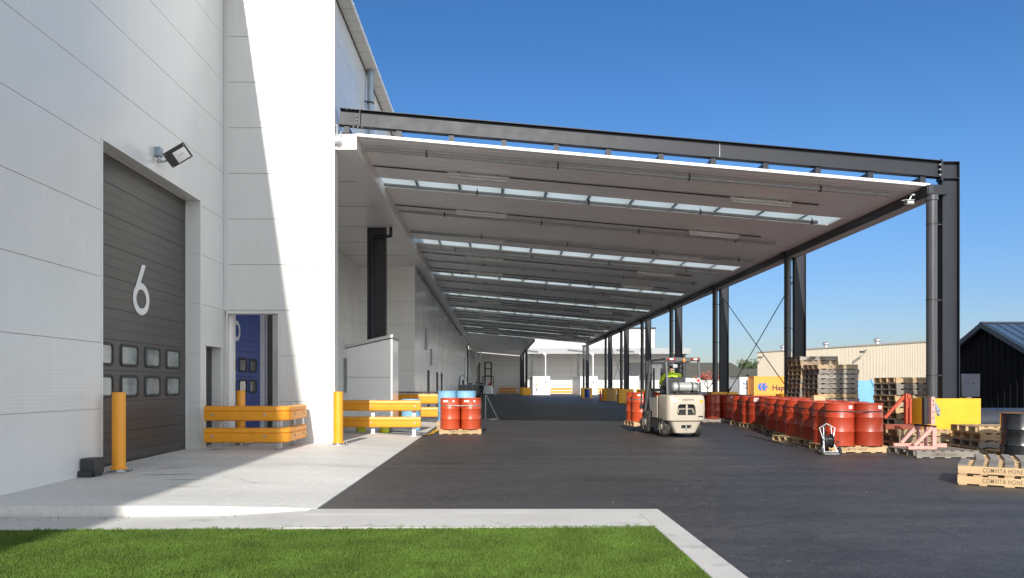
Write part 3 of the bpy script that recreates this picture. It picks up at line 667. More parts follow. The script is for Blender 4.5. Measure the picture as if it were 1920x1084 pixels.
# ------------------------------------------------------------------ services hung under the canopy
def hang_pipe(y, r, m, x0, x1, drop, hang):
    mb = MB(); mb.cyl((x0,y,ZR(x0)-drop),(x1,y,ZR(x1)-drop), r, n=10); 
    if r > .02:
        for x in (x0+.02, x1-.02): mb.ball((x,y,ZR(x)-drop),(r*1.15,r*1.15,r*1.15),10,5)
    t = mb.build('sprinkler_pipe' if r > .02 else 'conduit', [m], None)
    return t
NP = 20
for i in range(NP):
    y = 17.35+3.07*i
    if any(s-.1 < y < s+.2 for s in SKY): y += .18
    t = thing('sprinkler_pipe', f'galvanised pipe running across beneath the canopy roof, {ORD[i+1]} from the front', 'pipe', (3, y, ZR(3)-.1), 0, 'pipes under the canopy roof')
    x0, x1 = -3.05, 8.75 if i % 3 else 9.1
    mb = MB(); mb.cyl((x0,y,ZR(x0)-.11),(x1,y,ZR(x1)-.11), .044, n=10); mb.cyl((x1-.02,y,ZR(x1)-.1),(x1+.05,y,ZR(x1)-.11),.052,n=10)
    for xx in (1.2, 5.4): mb.cyl((xx-.05,y,ZR(xx)-.11),(xx+.05,y,ZR(xx)-.11),.052,n=10)
    mb.build('pipe', M_['zinc_dull'], t, world=True)
    x = -1.6+(i%2)*1.1
    while x < 9:
        h = MB(); z = ZR(x); h.cyl((x,y,z+.02),(x,y,z-.06),.008,n=6); h.box(x-.02,x+.02,y-.054,y-.047,z-.16,z-.05); h.box(x-.02,x+.02,y+.047,y+.054,z-.16,z-.05); h.box(x-.02,x+.02,y-.054,y+.054,z-.168,z-.16)
        h.build('hanger', M_['charcoal'], t, world=True); x += 3.05
def batten():
    t = thing('batten_light', 'x', 'light fitting', (0,0,0))
    mb = MB(); mb.box(-.78,.78,-.085,.085,-.09,-.03); mb.build('housing', M_['lamp_white'], t, bevel=.012)
    mb = MB(); mb.box(-.75,.75,-.075,.075,-.15,-.091); mb.build('diffuser', M_['lamp_white'], t, bevel=.025)
    for s in (-.5,.5): mb = MB(); mb.box(s-.02,s+.02,-.085,.085,-.02,.022); mb.build('bracket', M_['zinc_dull'], t)
    return t
b0 = batten(); first = True; tilt = math.atan(.0876)
for i in range(15):
    y = 18.95+4.1*i
    t = thing('conduit', f'thin dark conduit feeding the batten lights beneath the canopy, {ORD[i+1]} run from the front', 'conduit', (3, y, ZR(3)-.02), 0, 'conduits under the canopy roof')
    mb = MB()
    for xa, xb in ((-3.1,-1.22),(.36,5.95),(7.53,8.2)): mb.cyl((xa,y,ZR(xa)-.035),(xb,y,ZR(xb)-.035),.018,n=8)
    mb.build('tube', M_['steel'], t, world=True)
    for x, nm in ((-.43,'inner'), (6.74,'outer')):
        o = b0 if first else dup(b0, (0,0,0)); first = False
        o.location = (x, y, ZR(x)-.02); o.rotation_euler = (0, tilt, 0)
        o['label'] = f'long batten light under the canopy roof, {ORD[i+1]} from the front in the {nm} file'; o['group'] = 'batten lights under the canopy'

# ------------------------------------------------------------------ wall light, cameras
t = thing('floodlight', 'dark finned floodlight on a bracket above the numbered roller door', 'floodlight', (WX, 13.35, 5.55))
mb = MB(); mb.box(.0,.10,-.07,.07,-.07,.09); mb.build('mounting_box', M_['bracket_blue'], t, bevel=.008)
mb = MB(); mb.tube([(.06,.0,-.07),(.06,0,-.15),(.14,-.03,-.17),(.26,-.02,-.13)], .022, 8); mb.ball((.06,0,-.15),(.04,.04,.04)); mb.build('arm', M_['galv'], t)
hx = Vector((.80,.10,.52)).normalized(); hn = Vector((.34,-.68,-.50)); hn = (hn-hx*hn.dot(hx)).normalized(); hy = hn.cross(hx)
H = Matrix(((hx.x,hy.x,hn.x,.40),(hx.y,hy.y,hn.y,-.02),(hx.z,hy.z,hn.z,-.05),(0,0,0,1)))
mb = MB(); mb.box(-.21,.21,-.14,.14,-.03,.03,0,H)
for i in range(9): mb.box(-.19+i*.046,-.178+i*.046,-.12,.12,-.085,-.03,0,H)
for p in ((-.19,-.12),(.19,-.12),(.19,.12),(-.19,.12)): mb.cyl((p[0],p[1],.03),(p[0],p[1],.04),.012,n=8,mi=1,M=H)
mb.build('lamp_body', [M_['charcoal'], M_['galv']], t, bevel=.006)
mb = MB(); mb.add([(-.06,-.115,.031),(.18,-.115,.031),(.18,.085,.031),(-.06,.085,.031),(-.01,-.07,.048),(.14,-.07,.048),(.14,.05,.048),(-.01,.05,.048)], [(0,1,5,4),(1,2,6,5),(2,3,7,6),(3,0,4,7),(4,5,6,7)],0,H); mb.box(.0,.12,-.02,.02,.048,.055,1,H)
mb.build('lens', [M_['soffit'], M_['lamp_white']], t)
def cctv(name, label, loc, d, mount):
    t = thing(name, label, 'camera', loc); d = Vector(d).normalized()
    mb = MB(); mb.cyl(-d*.12, d*.14, .05, n=14); mb.bar(-d*.13+Vector((0,0,.055)), d*.2+Vector((0,0,.055)), .11, .012); mb.build('body', M_['cont_white'], t)
    mb = MB(); mb.cyl(d*.141, d*.146, .042, n=14); mb.build('lens', M_['glass_dark'], t)
    mb = MB(); mb.tube([Vector((0,0,.05)), Vector(mount)*.6+Vector((0,0,.05)), Vector(mount)], .016, 8); mb.cyl(Vector(mount)-Vector((0,0,.0)), Vector(mount)+Vector((0,0,.02)), .06, n=12); mb.build('bracket', M_['galv'], t)
cctv('security_camera', 'small white security camera hanging under the gutter by the nearest outer column', (9.42, 17.0, 5.55), (-.8,-.5,-.1), (.08,0,.16))
t = thing('security_camera', 'round pale security camera on the white soffit end at the tower corner', 'camera', (-3.52, 16.70, 6.86))
mb = MB(); mb.cyl((0,.02,0),(0,-.06,0),.085,n=16); mb.ball((0,-.06,0),(.075,.06,.075),14,8); mb.build('dome', M_['cont_white'], t)
mb = MB(); mb.cyl((-.02,-.02,.06),(-.02,-.02,.33),.022,n=8); mb.cyl((.07,-.02,.06),(.07,-.02,.2),.015,n=8); mb.ball((-.03,-.02,.33),(.04,.04,.04),8,5); mb.build('bracket', M_['galv'], t)

# ------------------------------------------------------------------ bollards, barriers, door box
def bollard(loc, r, h, label):
    t = thing('bollard', label, 'bollard', loc, 0, 'orange bollards by the doors')
    mb = MB(); mb.lathe([(r,.055),(r,h-.03),(r*.97,h-.012),(r*.85,h)], 24); mb.lathe([(r+.025,.05),(r+.03,.06),(r+.025,.075),(r,.08)], 24, cap1=False); mb.build('post', M_['orange'], t)
    mb = MB(); mb.box(-.19,.19,-.19,.19,0,.014); mb.cyl((0,0,.014),(0,0,.05),r*.9,n=20)
    for a, b in ((-.15,-.15),(.15,-.15),(.15,.15),(-.15,.15)): mb.cyl((a,b,.014),(a,b,.045),.018,n=6)
    mb.build('base_plate', M_['galv'], t, bevel=.003)
bollard((-5.78, 11.46, zA(-5.8,11.46)), .097, 1.23, 'tall orange bollard standing beside the big dark roller door')
bollard((-3.40, 16.15, zA(-3.4,16.2)), .105, 1.16, 'sunlit orange bollard at the foot of the lit corner face')
bollard((-5.52, 16.18, zA(-5.5,16.2)), .095, 1.18, 'orange bollard behind the angled barrier, before the blue door')
def w_rail(mb, p0, p1, zc, h, th, nrm, mi=0):
    # guard rail section: two shallow swells with a groove, extruded from p0 to p1
    p0 = Vector((p0[0],p0[1],zc)); p1 = Vector((p1[0],p1[1],zc)); n = Vector((nrm[0],nrm[1],0)).normalized()
    pr = [(-.5,.35),(-.44,.85),(-.36,1.0),(.10,1.0),(.13,.72),(.17,.72),(.20,1.0),(.36,1.0),(.44,.85),(.5,.35),(.5,-.35),(.44,-.6),(-.44,-.6),(-.5,-.35)]
    ring_ = [n*(q*th/2)+Vector((0,0,p*h)) for p, q in pr]; m = len(ring_)
    mb.add([p0+v for v in ring_]+[p1+v for v in ring_], [(i,(i+1)%m,m+(i+1)%m,m+i) for i in range(m)]+[tuple(range(m-1,-1,-1)), tuple(range(m,2*m))], mi)
def post(t, x, y, h, mt='cont_white', z=None):
    z = zA(x,y) if z is None else z
    mb = MB(); mb.box(x-.05,x+.05,y-.05,y+.05,z+.012,z+h); mb.box(x-.11,x+.11,y-.08,y+.08,z,z+.012); mb.build('post', M_[mt], t, world=True, bevel=.006)
# angled barrier before the blue door
t = thing('guard_rail', 'orange double guard rail turning a corner in front of the blue door', 'barrier', (-5.0, 15.1, zA(-5,15.1)))
z0 = zA(-5,15.1)
for zc in (.74, .30):
    mb = MB(); w_rail(mb, (-5.84,15.03), (-4.40,15.03), z0+zc, .30, .16, (0,-1))
    # rounded corner
    k = 8
    pts = [(-4.40+.16*math.sin(R(90*i/k)), 15.19-.16*math.cos(R(90*i/k))) for i in range(k+1)]
    w_rail(mb, (-4.24,15.20), (-4.24,16.45), z0+zc, .30, .16, (1,0))
    sec = [];
    pr = [(-.5,.35),(-.44,.85),(-.36,1.0),(.10,1.0),(.13,.72),(.17,.72),(.20,1.0),(.36,1.0),(.44,.85),(.5,.35),(.5,-.35),(.44,-.6),(-.44,-.6),(-.5,-.35)]
    for i in range(k+1):
        a = R(90*i/k); n = Vector((math.sin(a), -math.cos(a), 0)); c = Vector((-4.40, 15.19, z0+zc))+n*.16; sec.append([c+n*(q*.08)+Vector((0,0,p*.30)) for p, q in pr])
    mb.loft(sec)
    for x in (-5.66,-4.62): mb.cyl((x,14.96,z0+zc-.02),(x,14.935,z0+zc-.02),.025,n=10,mi=1)
    for y in (15.5,16.2): mb.cyl((-4.165,y,z0+zc-.02),(-4.14,y,z0+zc-.02),.025,n=10,mi=1)
    mb.build('rail', [M_['orange'], M_['zinc_dull']], t, world=True)
for x, y in ((-5.62,15.17),(-4.40,15.19),(-4.40,16.2),(-5.62,16.3)): post(t, x, y, .9, 'galv')
mb = MB(); mb.box(-5.74,-5.5,15.17,16.3,.62,.64) if False else None
# sunlit barrier right of the tower
t = thing('guard_rail', 'half shaded orange double guard rail beside the sunlit bollard', 'barrier', (-3.0, 19.9, zA(-3,19.9)))
z0 = zA(-3.2,19.9)
for zc in (.755, .315):
    mb = MB(); w_rail(mb, (-5.3,19.9), (-3.18,19.9), z0+zc, .285, .12, (0,-1)); w_rail(mb, (-3.176,19.885), (-1.985,19.885), z0+zc, .285, .14, (0,-1))
    for x in (-3.3,-2.14): mb.cyl((x,19.82,z0+zc-.02),(x,19.80,z0+zc-.02),.022,n=10,mi=1)
    mb.build('rail', [M_['orange'], M_['zinc_dull']], t, world=True)
for x in (-2.18,-3.28,-4.6): post(t, x, 20.03, .9, 'cont_white')
# shaded barriers further back along the building
t = thing('guard_rail', 'shaded orange guard rail with a handrail along the long white wall', 'barrier', (-2.9, 27.2, .06))
for zc in (.84, .36):
    mb = MB(); w_rail(mb, (-3.9,27.2), (-1.9,27.2), .06+zc, .36, .14, (0,-1)); mb.build('rail', M_['orange'], t, world=True)
mb = MB(); mb.tube([(-3.9,27.3,1.14),(-1.9,27.3,1.14)],.022,8); 
for x in (-3.7,-3.2,-2.7,-2.2): mb.cyl((x,27.3,1.0),(x,27.3,1.14),.015,n=6)
mb.build('handrail', M_['steel'], t, world=True)
for x in (-3.7,-2.05): post(t, x, 27.36, 1.1, 'galv', zA(x,27.3))
t = thing('motor_box', 'dark grey square box at the foot of the near wall', 'box', (-5.93, 11.0, zA(-5.9,11)))
mb = MB(); mb.box(-.12,.10,-.12,.14,.05,.27); mb.build('cover', M_['dark_plastic'], t, bevel=.012); mb = MB(); mb.box(-.13,.06,-.17,-.121,0,.09); mb.box(-.13,.08,-.10,.12,0,.049); mb.build('foot', M_['steel'], t)

# shelter with mono-pitch roof, bins in the recess
t = thing('shelter', 'small white panel lean-to shelter with sloping roof in the recess', 'shelter', (-3.8, 22.5, zA(-3.8,22.5)))
y0, y1 = 22.5, 24.0
mb = MB(); mb.prism([(-4.47,.06),(-3.12,.06),(-3.12,2.80),(-4.47,2.50)], y0, y1, 'y'); mb.box(-4.475,-3.115,y0-.012,y1,1.62,1.65,1); mb.box(-3.15,-3.10,y0-.014,y0+.03,.06,2.80,1)
mb.build('wall', [M_['panel_cream'], M_['trim']], t, smooth=False, world=True)
mb = MB(); mb.prism([(-4.58,2.50),(-3.08,2.835),(-3.08,2.93),(-4.58,2.60)], y0-.08, y1, 'y'); mb.build('roof', M_['trim'], t, smooth=False, world=True, bevel=.008)
def bucket(x, y, label, r=.145, h=.42):
    t = thing('bucket', label, 'bucket', (x, y, zA(x,y)), 0, 'lime buckets under the guard rail')
    mb = MB(); mb.lathe([(r*.88,0),(r,h*.9),(r*1.06,h*.91),(r*1.06,h),(r*.98,h),(r*.95,h-.02)],22); mb.build('tub', M_['lime'], t)
    mb = MB(); pts = [(r*1.07*math.cos(R(a)),0,h*.93+.0+.16*math.sin(R(a))) for a in range(0,181,20)]; mb.tube(pts,.005,6); mb.build('handle', M_['galv'], t)
bucket(U(721,20.6), 20.6, 'sunlit lime bucket under the lit half of the guard rail')
bucket(U(677,20.9), 20.9, 'shaded lime bucket under the dark half of the guard rail', .155)
t = thing('skip_tray', 'low grey metal tray on the concrete behind the guard rail', 'tray', (U(748,21.2), 21.3, zA(-2.8,21.3)))
mb = MB(); mb.loft([[(-.36,-.25,.04),(.36,-.25,.04),(.36,.25,.04),(-.36,.25,.04)],[(-.42,-.3,.20),(.42,-.3,.20),(.42,.3,.20),(-.42,.3,.20)]]); mb.cyl((-.3,-.2,0),(-.3,.2,0.04),.02,n=6); mb.build('pan', M_['zinc_dull'], t)

# ------------------------------------------------------------------ drums and pallets
def drum_proto(name, label, mbody, mlid, h=.88, hoops=True):
    t = thing(name, label, 'drum')
    mb = MB(); R0 = .286; P = [(.280,0),(.294,.004),(.294,.022),(R0,.03)]
    for zc in ((.293, .586) if hoops else ()):
        P += [(R0,zc-.028),(R0+.006,zc-.014),(R0+.0105,zc),(R0+.006,zc+.014),(R0,zc+.028)]
    P += [(R0,h-.03),(.294,h-.022),(.294,h-.004),(.288,h)]
    mb.lathe(P, 36, cap1=False); mb.build('body', [mbody], t)
    mb = MB(); mb.lathe([(.287,h),(.279,h-.003),(.277,h-.02),(.20,h-.022),(.19,h-.018)], 36, cap0=False)
    mb.cyl((.15,0,h-.02),(.15,0,h-.002),.035,n=14); mb.cyl((-.17,0,h-.02),(-.17,0,h-.006),.02,n=12); mb.build('lid', [mlid], t)
    return t
def sticker(t, zc, w, hh, ang, m='sticker', dot=None):
    a0 = R(ang); n = 6; r = .2882; vs = []
    for i in range(n+1):
        a = a0+(i/n-.5)*w/r; vs += [(r*math.cos(a), r*math.sin(a), zc-hh/2), (r*math.cos(a), r*math.sin(a), zc+hh/2)]
    mb = MB(); mb.add(vs, [(2*i,2*i+2,2*i+3,2*i+1) for i in range(n)])
    if dot:
        r2 = r+.0012; vs = [(r2*math.cos(a0+dot*math.cos(q)/r), r2*math.sin(a0+dot*math.cos(q)/r), zc+dot*math.sin(q)) for q in [6.283*i/14 for i in range(14)]]
        mb.add(vs, [tuple(range(14))], 1)
    mb.build('sticker', [M_[m], M_['sticker_pink']], t, smooth=True, fix=False)
PH = .142
def pallet_proto(name, label, mt, L=1.2, D=1.04, md=None):
    t = thing(name, label, 'pallet'); rng_ = random.Random(len(name)+len(label))
    mb = MB(); n = 7; w = .112
    for i in range(n):
        x = -L/2+w/2+i*(L-w)/(n-1); e = rng_.uniform(-.006,.006); mb.box(x-w/2+e, x+w/2+e, -D/2+rng_.uniform(0,.008), D/2-rng_.uniform(0,.012), PH-.02+rng_.uniform(-.001,.001), PH)
    mb.build('deck', [md or mt], t, smooth=False, bevel=.003, bseg=1)
    mb = MB()
    for x, w2 in ((-L/2+.06,.10),(0,.12),(L/2-.06,.10),(-.3,.09),(.3,.09)): mb.box(x-w2/2, x+w2/2, -D/2, D/2, 0, .018)
    mb.build('base', [mt], t, smooth=False, bevel=.003, bseg=1)
    for k, y in enumerate((-D/2+.022, -D/6, D/6, D/2-.022)):
        mb = MB(); mb.box(-L/2, L/2, y-.021, y+.021, .0185, PH-.0205)
        if k == 0:
            vs, fs = TXT
            mb.add([(x-.06, z, 0) for x, z in vs], fs, 1, face_M((0, y-.0222, .0185+.051), (1,0,0), (0,0,1)))
        mb.build('bearer', [mt, M_['ink']], t, smooth=False, fix=False)
    return t
vs, fs = text_geo('COMVITA HONEY', .083, spacing=1.16, offset=.0004)
TXT = ([(v[0]*.66, v[1]*1.08) for v in vs], fs)
PAL = {'greydeck': pallet_proto('pallet', 'p', M_['wood_new'], md=M_['wood_grey']), 'new': pallet_proto('pallet', 'p', M_['wood_new']), 'mid': pallet_proto('pallet', 'p', M_['wood_mid']), 'grey': pallet_proto('pallet', 'p', M_['wood_grey'])}
used_proto = set()
def put(proto, key, loc, rz, label, group):
    if key in used_proto: o = dup(proto, loc, rz, label, group)
    else:
        used_proto.add(key); o = proto; o.location = loc; o.rotation_euler = (0,0,rz); o['label'] = label; o['group'] = group
    return o
def pallet(kind, x, y, z, rz, label, group='wooden pallets'): return put(PAL[kind], 'pal'+kind, (x,y,z), rz, label, group)
DR = {'red': drum_proto('drum', 'd', M_['drum_red'], M_['drum_lid']), 'label': None, 'red_lit': drum_proto('drum', 'd', M_['drum_red_lit'], M_['drum_red_lit'])}
DR['label'] = dup(DR['red'], (0,0,0)); sticker(DR['label'], .80, .10, .065, 292, 'sticker')
DR['badge'] = dup(DR['red'], (0,0,0)); sticker(DR['badge'], .77, .20, .145, 252, 'sticker', .055)
DR['red_lit2'] = dup(DR['red_lit'], (0,0,0)); sticker(DR['red_lit2'], .80, .16, .06, 245); sticker(DR['red_lit2'], .80, .05, .06, 292)
DR['sky'] = drum_proto('drum', 'd', M_['drum_sky'], M_['drum_sky'], .93)
DR['black'] = drum_proto('drum', 'd', M_['drum_black'], M_['rust'])
DR['navy'] = drum_proto('drum', 'd', M_['drum_navy'], M_['drum_navy'])
def drum(kind, x, y, z, label, group, rz=0): return put(DR[kind], 'dr'+kind, (x,y,z), rz, label, group)
def strap(x, y, z, rz, label, m='strap', w=1.0):
    # band pulled round four drums: straight between tangent points, round at the corners
    mb = MB(); r = .289; c = .297; pts = []
    for cx, cy, a0 in ((c,c,0),(-c,c,90),(-c,-c,180),(c,-c,270)):
        for k in range(9): a = R(a0+90*k/8); pts.append((cx+r*math.cos(a), cy+r*math.sin(a)))
    n = len(pts); vs = [(p[0]*1.001,p[1]*1.001,h) for h in (0,.022) for p in pts]+[(p[0]*1.008,p[1]*1.008,h) for h in (0,.022) for p in pts]
    fs = []
    for i in range(n): j = (i+1)%n; fs += [(2*n+i,2*n+j,3*n+j,3*n+i),(i,n+i,n+j,j),(n+i,3*n+i,3*n+j,n+j),(i,j,2*n+j,2*n+i)]
    mb.add(vs, fs); o = mb.build('steel_strap', M_[m], None, fix=False); o.location = (x,y,z); o.rotation_euler = (0,0,rz)
    tag(o, label, 'strap', 'straps round the drum loads'); return o
# long row in the yard
TH = R(-8.4); ux, uy = math.sin(-TH), math.cos(-TH)       # direction of the row, going back
vx, vy = uy, -ux
G_ROW = 'red drums in the long yard row'
nrow = 0; dr_random = random.Random(5)
LBL = {(0,'left',0):'label',(0,'right',0):'label',(7,'left',0):'badge',(6,'left',1):'label',(3,'left',0):'label'}
for k in range(9):
    s = .55+1.26*k; off = (-.02, .06, .0, .05, .08, .26, .34, .02, -.06)[k]
    cx = 7.43+ux*s+vx*off; cy = 15.36+uy*s+vy*off; rz = R((0,5,7,4,6,5,7,3,5)[k])
    if k == 0: rz = R(-1)
    sh = -.24 if k == 2 else 0
    kind = ('new','mid','new','mid','grey','new','mid','mid','new')[k]
    pallet(kind, cx+sh, cy, .0, rz, f'pallet under the drums of the long red row, {ORD[k+1]} from the near end', 'pallets under the long drum row')
    cr, sr = math.cos(rz), math.sin(rz)
    for j, dy in ((0,-.297),(1,.297)):
        for side, dx in (('left',-.297),('right',.297)):
            kd = LBL.get((k,side,j),'red'); x = cx+dx*cr-dy*sr; y = cy+dx*sr+dy*cr
            drum(kd, x, y, PH, f'red steel drum in the {side} file of the long row, {ORD[2*k+j+1]} from the near end', G_ROW, dr_random.uniform(-.15,.15))
    strap(cx, cy, PH+.70, rz, f'dark band round the drums of the long row, {ORD[k+1]} load from the near end', 'strap_black')
# drums standing back in the canopy's shadow
q = 0; nr = random.Random(9)
for bx, by, rz in ((7.95,28.6,-.12),(9.2,28.75,-.1),(8.0,30.0,-.1),(9.3,30.15,-.14)):
    q += 1; pallet('grey', bx, by, 0, rz, f'grey pallet under the drum block in the canopy shadow, {ORD[q]} of five counting clockwise' if False else f'pallet under shaded dark red drums beyond the long row, load number {q} from the left' if False else ['pallet under the left front load of the shaded dark red drums','pallet under the right front load of the shaded dark red drums','pallet under the left rear load of the shaded dark red drums','pallet under the right rear load of the shaded dark red drums','pallet under the half lit load where the long row meets shade'][q-1], 'pallets under the shaded drums')
    where = ['left front load in the canopy shadow','right front load in the canopy shadow','left rear load in the canopy shadow','right rear load in the canopy shadow','half lit load at the shadow edge'][q-1]
    for i, (dx, dy) in enumerate(((-.297,-.297),(.297,-.297),(-.297,.297),(.297,.297))):
        x = bx+dx*math.cos(rz)-dy*math.sin(rz); y = by+dx*math.sin(rz)+dy*math.cos(rz)
        drum('label' if i == 0 and q < 4 else 'red', x, y, PH, f"{['front left','front right','back left','back right'][i]} red drum of the {where}", 'red drums in the canopy shadow', nr.uniform(-.2,.2))
# bright drums on the left, blue drums behind
bx, by = U(864.5,21.75), 21.75
pallet('new', bx, by, 0, 0, 'pale new pallet under the bright orange red drums on the left', 'pallets by the building')
for i, (dx, dy) in enumerate(((-.297,-.297),(.297,-.297),(-.297,.297),(.297,.297))):
    drum('red_lit2' if i < 2 else 'red_lit', bx+dx, by+dy, PH, f"{['front left','front right','back left','back right'][i]} bright orange red drum on the left hand pallet", 'bright red drums on the left')
strap(bx, by, PH+.665, 0, 'silver band round the bright orange red drums on the left')
bx, by = U(859,23.5)-.03, 23.45
pallet('mid', bx, by, 0, 0, 'lower of two pallets under the light blue drums', 'pallets by the building'); pallet('new', bx, by, PH+.002, 0, 'upper of two pallets under the light blue drums', 'pallets by the building')
for i, (dx, dy) in enumerate(((-.297,-.297),(.297,-.297),(-.297,.297),(.297,.297))):
    drum('sky', bx+dx, by+dy, 2*PH+.002, f"{['front left','front right','back left','back right'][i]} light blue drum behind the bright red drums", 'light blue drums')
drum('sky', U(771,22.4), 22.4, zA(-2.5,22.4), 'lone light blue drum standing behind the sunlit guard rail', 'light blue drums')
# stacks on the right
def stack(x, y, rz, kinds, name, seed, group, z0=0.0, top=False):
    r = random.Random(seed); n = len(kinds)
    for i, kd in enumerate(kinds):
        jx, jy = r.uniform(-.025,.025), r.uniform(-.02,.02); f = n-i
        lab = f'{ {"new":"fresh yellow","mid":"tan","grey":"weathered grey"}[kd]} pallet in the {name}, ' + ('topmost' if f == 1 else f'{ORD[f]} from the top')
        pallet(kd, x+jx, y+jy, z0+i*(PH+.002), rz+r.uniform(-.025,.025), lab, group)
def kinds(n, seed, p=(.3,.3,.4)):
    r = random.Random(seed); return [r.choices(('new','mid','grey'), p)[0] for _ in range(n)]
st1 = ['grey','mid','grey','grey','mid','new','grey','new','grey','grey','grey','grey','grey','mid']
stack(9.6+.6, 22.2+.52, R(0), st1, 'tall stack by the second column', 1, 'tall pallet stack, front')
stack(9.55+.6, 23.4+.5, R(0), kinds(15,4,(.1,.2,.7))+['grey'], 'tallest stack at the back', 2, 'tall pallet stack, back')
stack(9.62+.6, 17.9+.55, R(0), ['grey','new','mid','grey','new','new','mid','new','grey','grey','new'], 'stack left of the yellow guard', 3, 'pallet stack by the nearest column')
stack(8.72+.6, 16.2+.52, R(0), ['new','mid','new'], 'low stack under the red lifting frame', 5, 'low pallet stack')
pallet('grey', 8.05+.6, 14.26+.53, 0, R(0), 'flat weathered grey pallet carrying the pink lifting frame', 'pallets on the ground right')
stack(9.6+.6, 14.75+.5, R(-4), ['mid','grey','new','new'], 'messy stack before the yellow guard', 8, 'pallets before the yellow guard')
pallet('new', 9.55+.6, 13.55+.5, 0, R(-6), 'flat fresh pallet between the grey pallet and the black drum', 'pallets on the ground right')
a = R(-33)
def at(x, y, lx, ly, a): return x+lx*math.cos(a)-ly*math.sin(a), y+lx*math.sin(a)+ly*math.cos(a)
px_, py_ = at(6.48, 10.47, .6, .52, a)
for i, kd in enumerate(('new','greydeck')): pallet(kd, px_+.02*i, py_, i*(PH-.02+.022), a+R(-1.5*i), ['lower pallet of the near right pair with printed front','upper pallet of the near right pair with open grey deck'][i], 'near pallet pairs')
px_, py_ = at(6.48, 10.47, .80, 1.64, a)
for i, kd in enumerate(('new','greydeck')): pallet(kd, px_, py_, i*(PH+.002), a+R(2*i), ['lower pallet of the pair behind the near right pair','upper pallet of the pair behind the near right pair'][i], 'near pallet pairs')
drum('black', U(1910,13.8), 13.8, 0, 'worn black steel drum with rusty rim at the right edge', 'single drums')
drum('navy', U(1099,78), 77, PH, 'navy blue drum on a pallet before the far outer column', 'single drums'); pallet('mid', U(1099,78), 77, 0, 0, 'pallet under the far navy blue drum', 'far pallets')
t = tag((lambda m: m.build('timber_block', M_['wood_new'], bevel=.006))((lambda m: (m.box(-.14,.14,-.1,.1,0,.13), m.box(-.14,.14,-.1,-.02,.131,.15), m)[-1])(MB())), 'square timber block lying on a red drum of the long row', 'timber block'); t.location = (7.43+ux*3.0+.05, 15.36+uy*3.0, PH+.86)

pts = [(U(1403,20.3),20.6),(U(1425,19.6),19.9),(U(1440,18.8),19.0),(U(1452,18.2),18.3),(U(1470,17.4),17.6),(U(1500,16.6),16.7)]
mb = MB(); mb.tube([(x,y,.012) for x, y in pts], .012, 6); tag(mb.build('hose', M_['rubber']), 'thin dark hose lying on the asphalt beside the long drum row', 'hose')
